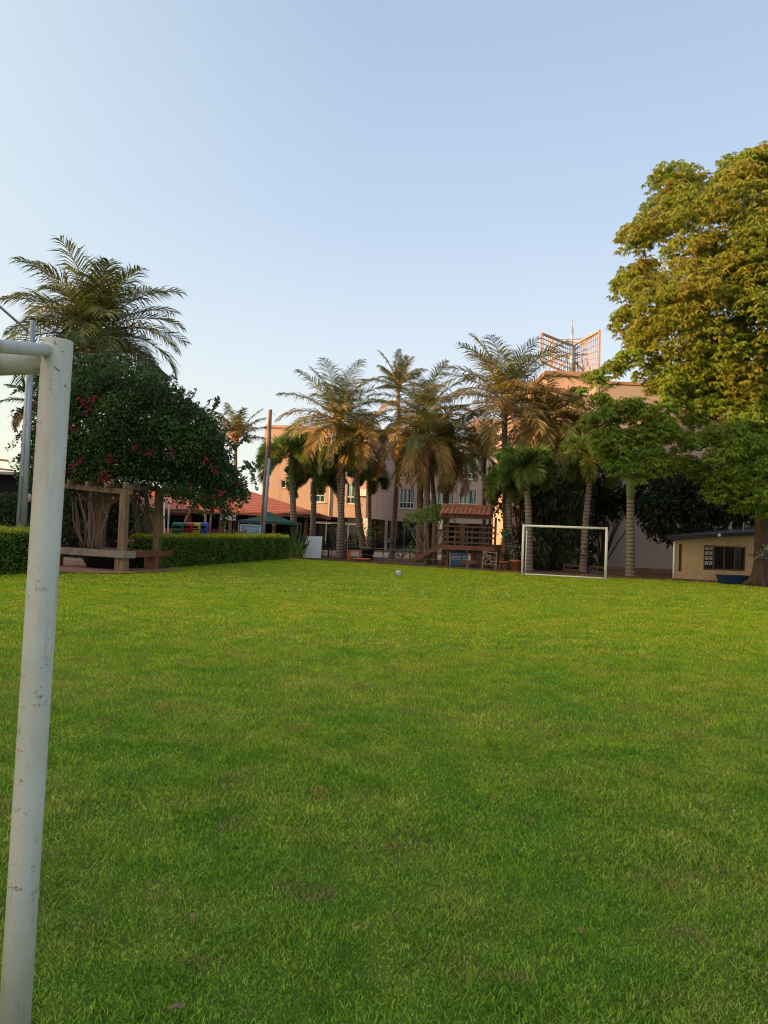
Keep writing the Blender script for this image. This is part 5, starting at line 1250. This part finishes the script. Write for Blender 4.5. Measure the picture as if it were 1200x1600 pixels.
shrub('flowering_shrub', 'rounded shrub with cream flowers behind the slide foot', 'shrub', G(652,42), cl_px([(652,856,0,.5),(645,862,0,.4),(660,860,0,.42),(640,868,0,.35),(654,866,-.2,.4)],42), 300, .14, .06, 'light_leaf', 'bark', 46, (.1,.6), .2, .03)
shrub('low_shrub', 'low dark shrub at the hotel glass front left of the cream flowering shrub', 'shrub', G(628,47), cl_px([(625,862,0,.4),(634,860,0,.35),(617,866,0,.3)],47), 300, .15, .06, 'dark_leaf')
shrub('croton_bush', 'tall croton bush with orange and yellow leaves between the two foxtail trunks', 'bush', G(815,39.5), cl_px([(778,735,0,.5),(800,725,0,.55),(815,740,0,.55),(790,770,0,.6),(812,775,0,.6),(830,790,0,.6),(845,805,-.3,.6),(782,800,0,.5),(806,810,0,.6),(858,812,-.3,.45),(775,755,0,.4),(828,760,0,.45),(812,840,0,.5),(800,860,0,.45),(872,690,-1.5,.5),(878,735,-1.5,.5),(870,745,-1.5,.4)],39.5), 620, .20, .11, 'croton_leaf', tint=(.05,.85))
shrub('weeping_fig', 'dark weeping shrub filling the space behind the far goal mouth', 'shrub', G(872,37.5), cl_px([(x+rng.uniform(-5,5), y, rng.uniform(-.8,.8), .62) for x in range(838,912,14) for y in (760,785,810,835,860,880)],37.2), 900, .26, .08, 'dark_leaf', tint=(.1,.6), droop=1.6)
shrub('rubber_tree', 'dark broad leaved tree between the leaning foxtail palm and the thick grey trunk', 'tree', G(938,38.5), cl_px([(930,770,0,.7),(945,785,0,.7),(960,770,0,.7),(925,800,0,.7),(945,808,0,.6),(968,795,0,.55),(985,785,0,.6),(928,830,0,.5),(918,860,0,.4),(940,752,0,.45),(998,805,0,.5),(990,765,0,.5)],38.5), 800, .27, .11, 'dark_leaf', tint=(.05,.5), droop=.5)
shrub('mango_tree', 'dark dense tree with rust tinged shoots behind the hut roof', 'tree', G(1085,36.5), cl_px([(x+rng.uniform(-8,8), y+rng.uniform(-6,6), rng.uniform(-.9,.9), .75) for x in range(1020,1215,20) for y in (760,785,810)]+[(1025,735,0,.5),(1050,725,0,.5),(1075,728,0,.55),(1100,735,0,.6),(1125,740,0,.6),(1150,745,0,.6),(1180,745,0,.6),(1030,832,0,.55),(1050,838,0,.5),(1012,790,0,.5),(1035,712,0,.35),(1060,705,0,.35),(1085,735,0,.5)],36.5), 800, .27, .10, 'dark_leaf', tint=(.05,.55), droop=.7)
shrub('dark_bush', 'dark bush behind the left pole and near goal post', 'bush', G(35,36), cl_px([(x+rng.uniform(-8,8), y, rng.uniform(-.5,.5), .65) for x in range(-20,110,16) for y in (790,812,830)],36), 800, .17, .085, 'dark_leaf', tint=(.3,1), droop=.3)
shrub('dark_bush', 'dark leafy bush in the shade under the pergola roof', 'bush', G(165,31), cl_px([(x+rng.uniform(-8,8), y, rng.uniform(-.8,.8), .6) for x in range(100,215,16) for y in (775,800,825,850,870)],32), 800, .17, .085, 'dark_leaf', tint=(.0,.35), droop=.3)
shrub('young_palm_shrub', 'small spiky green plant beside the pergola rear post', 'plant', G(228,28.5), cl_px([(226,812,0,.35),(234,808,0,.35),(220,822,0,.3),(236,845,0,.3)],28.5), 200, .5, .05, 'light_leaf', tint=(.0,.5), droop=.1)
# orchids tied to trunks
for (px, py, d, lab) in ((608,846,46.2,'white orchid tied to the slender palm trunk'),(541,846,41.7,'white orchid on the straight coconut trunk'),(551,848,43,'pale plant with white blooms between the ringed trunks'),(574,847,40.7,'white orchid on the leaning coconut trunk'),(798,838,36.2,'white orchid on the grey foxtail trunk beside the playhouse'),(911,862,34.7,'white orchid on the leaning foxtail trunk behind the goal'),(1186,868,28.7,'white orchid on the big tree trunk beside the hut'),(1197,858,28.6,'pink white orchid high on the big tree trunk')):
    c = W(px,py,d); t = thing('orchid', lab, 'orchid', c)
    mb = MB(); n = 40; P = np.array(c)+rng.normal(size=(n,3))*np.array([.12,.06,.12]); V, F = leaf_quads(P, rng.normal(size=(n,3))+np.array([0,0,-.3]), .2, .05); mb.add(V, F, np.repeat(rng.random(n),4)); mb.build('leaves', M['dark_leaf'], t)
    mb = MB(); n = 46; P = np.array(c)+np.array([0,-.08,.03])+rng.normal(size=(n,3))*np.array([.10,.05,.08]); V, F = leaf_quads(P, rng.normal(size=(n,3)), .06, .05); mb.add(V, F, np.repeat(rng.random(n),4)); mb.build('flowers', M['petal'], t)
# wire fence of thin dark posts along the bed
ft = thing('wire_fence', 'thin dark posts with wires along the garden bed edge', 'fence', G(600,37))
ends = [G(540,40.2), G(598,37.2), G(640,35.9), G(690,35.2)]
for a in ends: mb = MB(); mb.box((a.x,a.y,.42),(.045,.045,.84)); mb.build('post', M['black_metal'], ft)
for z in (.35,.72):
    mb = MB(); mb.tube([Vector((a.x,a.y,z)) for a in ends], .006, 5); mb.build('wire', M['galv'], ft)

# ================================================================== PLAYHOUSE
PX = 35.6
x0, x1 = X(699,850,PX), X(765,850,PX); y0, y1 = PX, PX+2.0
zd = Z(735,853,PX); zr = Z(735,824,PX); zeave = Z(725,806,PX)-.02; zrid = Z(725,791,PX+1)
ph_ = thing('playhouse', 'dark wooden playhouse on stilts with a clay tile roof and slide ramp', 'playhouse', ((x0+x1)/2, (y0+y1)/2, 0))
w = x1-x0
for (x, y) in ((x0,y0),(x1+.25,y0),(x0,y1),(x1+.25,y1)):
    mb = MB(); mb.box((x,y,zeave/2),(.10,.10,zeave)); mb.build('post', M['wood_red'], ph_)
mb = MB(); mb.box(((x0+x1)/2,(y0+y1)/2,zd-.06),(w+.35,y1-y0+.25,.07)); mb.box(((x0+x1)/2,y0-.14,zd-.10),(w+.4,.05,.20)); mb.build('deck', M['wood_redder'], ph_)
for k in range(4):
    z = zd+.14+(zr-zd-.12)*k/3
    mb = MB(); mb.box(((x0+x1)/2,y0-.075,z),(w+.25+.1*k,.045,.085)); mb.build('rail', M['wood_red'], ph_)
    mb = MB(); mb.box(((x0+x1)/2,y1+.075,z),(w+.2,.045,.085)); mb.build('rail', M['wood_red'], ph_)
for k in range(1,6):
    x = x0+w*k/5.2; mb = MB(); mb.box((x,y0+.0,(zd+zr)/2),(.05,.05,zr-zd)); mb.build('baluster', M['wood_red'], ph_)
# roof: two slopes of tiles with ribs
rx0, rx1 = X(693,800,PX), X(772,800,PX); ry0, ry1 = y0-.45, y1+.45; ym = (ry0+ry1)/2
mb = MB()
def slope(ya, za, yb, zb2):
    n = 44; V = []; F = []
    for i in range(n+1):
        x = rx0+(rx1-rx0)*i/n; hz = .045*abs(math.sin(math.pi*i/4))
        V += [(x-.22,ya,za+hz),(x+.05,yb,zb2+hz)]
    for i in range(n): F.append((2*i,2*i+2,2*i+3,2*i+1))
    mb.add(V, F); mb.add([(a,b,c-.10) for a,b,c in V], [tuple(reversed(f)) for f in F])
slope(ry0, zeave+.06, ym, zrid); slope(ry1, zeave+.06, ym, zrid)
mb.tube([(rx0+.0,ym,zrid+.02),(rx1+.1,ym,zrid+.02)], .07, 8)
mb.build('roof', mat('weathered tile', (0.40,0.16,0.085), (0.24,0.09,0.055), 3.5, 0.85, 0.2, stain=(0.13,0.075,0.055), stain_scale=3, stain_lo=.55), ph_)
mb = MB(); mb.box(((rx0+rx1)/2-.15,ry0+.1,zeave-.05),(rx1-rx0,.06,.13)); mb.build('eave_beam', M['wood_red'], ph_)
mb = MB(); V = [(rx1-.12,ry0+.08,zeave-.02),(rx1-.12,ry1-.08,zeave-.02),(rx1-.02,ym,zrid-.1)]; V += [(a+.05,b,c) for a,b,c in V]; mb.add(V, [(0,1,2),(5,4,3),(0,3,4,1),(1,4,5,2),(2,5,3,0)]); mb.build('gable', M['wood_red'], ph_)
# slide ramp to the left
s0 = Vector((x0-.02, y0+.5, zd+.03)); s1 = W(640,880,PX); s1 = Vector((s1.x, y0+.3, .1))
mb = MB(); mb.bar(s0, s1, .55, .05); d_ = (s1-s0).normalized()
for q in (-.28,.28): mb.bar(s0+Vector((0,q,.07)), s1+Vector((0,q,.07)), .045, .16)
mb.build('slide', M['wood_redder'], ph_)
# steps to the right
t0 = Vector((x1+.32, y0+.3, zd)); t1 = Vector((X(800,892,PX)-.35, y0-.2, 0.05))
for q in (0,.62):
    a = Vector((X(778,838,PX)-.1+q*.2, y0-.15+q, zr-.1)); b = Vector((X(771,888,PX)-.05+q*.2, y0-.55+q, .02)); mb = MB(); mb.bar(a+Vector((.35,0,0)), b+Vector((.25,0,0)), .06, .13); mb.build('ladder_rail', M['wood_redder'], ph_)
for k in range(6):
    f = k/6+.08; z = f*zr; mb = MB(); mb.box((X(774,860,PX)+.27+.05*f, y0+.0-.4*(1-f), z), (.10,.75,.05)); mb.build('step', M['wood_redder'], ph_)
mb = MB(); mb.box(((x1+X(778,850,PX))/2+.2, y0+.4, (zd+.2)/2+.05), (.55,.06,zd-.1)); mb.build('side_wall', M['wood_red'], ph_)
mb = MB(); mb.box((x0+w*.78,y0+.25,zd/2-.05),(w*.40,.05,zd-.25)); mb.build('lower_wall', M['wood_red'], ph_)
# swing seat under the deck
mb = MB(); xs = x0+w*.5; mb.box((xs,y0-.02,.28),(.72,.26,.13)); mb.build('swing_seat', M['wood_redder'], ph_)
for sx in (-.3,.3): mb = MB(); mb.bar((xs+sx,y0-.02,.34),(xs+sx,y0-.02,zd-.1),.025,.025); mb.build('swing_rope', M['dark'], ph_)
# blue slatted screen
bx0, bx1 = X(704,866,PX+.8), X(730,866,PX+.8); bz0, bz1 = .08, Z(717,855,PX+.8)
t = thing('slatted_screen', 'bright blue slatted screen standing under the playhouse deck', 'screen', ((bx0+bx1)/2, PX+.8, 0))
M['blue'] = mat('bright blue plastic', (.03,.22,.50), (.022,.16,.40), 2, .5)
mb = MB()
for k in range(12):
    z = bz0+(bz1-bz0)*(k+.5)/12; mb.box(((bx0+bx1)/2,PX+.8,z),(bx1-bx0,.03,(bz1-bz0)/12-.018))
mb.build('slats', M['blue'], t)
mb = MB(); mb.box((bx1+.02,PX+.79,bz1/2),(.07,.06,bz1)); mb.box((bx0-.02,PX+.79,bz1/2),(.05,.06,bz1)); mb.box(((bx0+bx1)/2,PX+.84,bz1+.02),(bx1-bx0,.05,.05)); mb.build('frame', M['white_frame'], t)
# white climbing frame with rope tangle
cx0, cx1 = X(753.5,875,PX-1.2), X(775,875,PX-1.2); yc = PX-1.2; cz = Z(764,862,yc)
t = thing('climbing_frame', 'small pale stick frame with crossed branches right of the playhouse', 'climbing frame', ((cx0+cx1)/2, yc, 0))
mb = MB()
for (a, b) in (((cx0,0),(cx0+.05,cz)),((cx1,0),(cx1+.02,cz))):
    mb.bar((a[0],yc,0),(b[0],yc,b[1]),.05,.05)
mb.bar((cx0,yc,cz),(cx1,yc,cz-.04),.045,.045); mb.bar((cx0,yc,cz*.34),(cx1,yc,cz*.32),.045,.045); mb.build('frame', M['wood_grey'], t)
mb = MB()
for (a, b, c, e) in ((.02,.85,.95,.62),(.1,.66,.55,.78),(.15,.4,.6,.66),(.3,.7,.8,.42),(.5,.36,.95,.5),(.05,.98,.5,.72)):
    ww_ = cx1-cx0; mb.tube([(cx0+a*ww_,yc-.02,b*cz),(cx0+(a+c)/2*ww_,yc-.03,(b+e)/2*cz+.03),(cx0+c*ww_,yc-.02,e*cz)], .02, 6)
mb.build('branch', M['wood_grey'], t)

# globe lamp behind the left pole
c = W(44, 778, 27.0); t = thing('globe_lamp', 'white globe lamp on a thin post behind the left galvanised pole', 'lamp', (c.x, 27.0, 0))
mb = MB(); mb.tube([(c.x,27.0,0),(c.x,27.0,c.z-.12)], .03, 8); mb.build('post', M['black_metal'], t, True)
mb = MB(); mb.lathe(c, [(.005,-.15)]+[(.15*math.sin(math.pi*k/12)+.002, -.15*math.cos(math.pi*k/12)) for k in range(1,12)]+[(.005,.15)], 18); mb.build('globe', M['white_plain'], t, True)
# green hanging planter and leaning plank between playhouse and foxtail trunk
c = W(789, 836, 35.9); t = thing('hanging_planter', 'green hanging planter beside the grey foxtail trunk', 'planter', c)
mb = MB(); mb.lathe(c, [(.01,-.10),(.12,-.10),(.20,.08),(.18,.08),(.11,-.06),(.01,-.06)], 16); mb.build('basket', mat('green plastic', (.03,.26,.14), (.02,.18,.10), 3, .45), t, True)
mb = MB(); n = 70; P = np.array(c)+np.array([0,0,.12])+rng.normal(size=(n,3))*np.array([.12,.12,.08]); V, F = leaf_quads(P, rng.normal(size=(n,3))+np.array([0,0,.3]), .16, .05); mb.add(V, F, np.repeat(rng.random(n),4)); mb.build('foliage', M['light_leaf'], t)
mb = MB(); mb.tube([c+Vector((0,0,.05)), c+Vector((0,.35,.9))], .008, 5); mb.build('hanger', M['black_metal'], t)
a, b = W(785,886,35.3), W(786.5,849,35.6); a.z = 0
t = thing('leaning_plank', 'reddish brown plank standing upright left of the grey foxtail trunk', 'plank', a)
mb = MB(); mb.bar(a, b, .13, .04); mb.build('board', M['terracotta'], t)
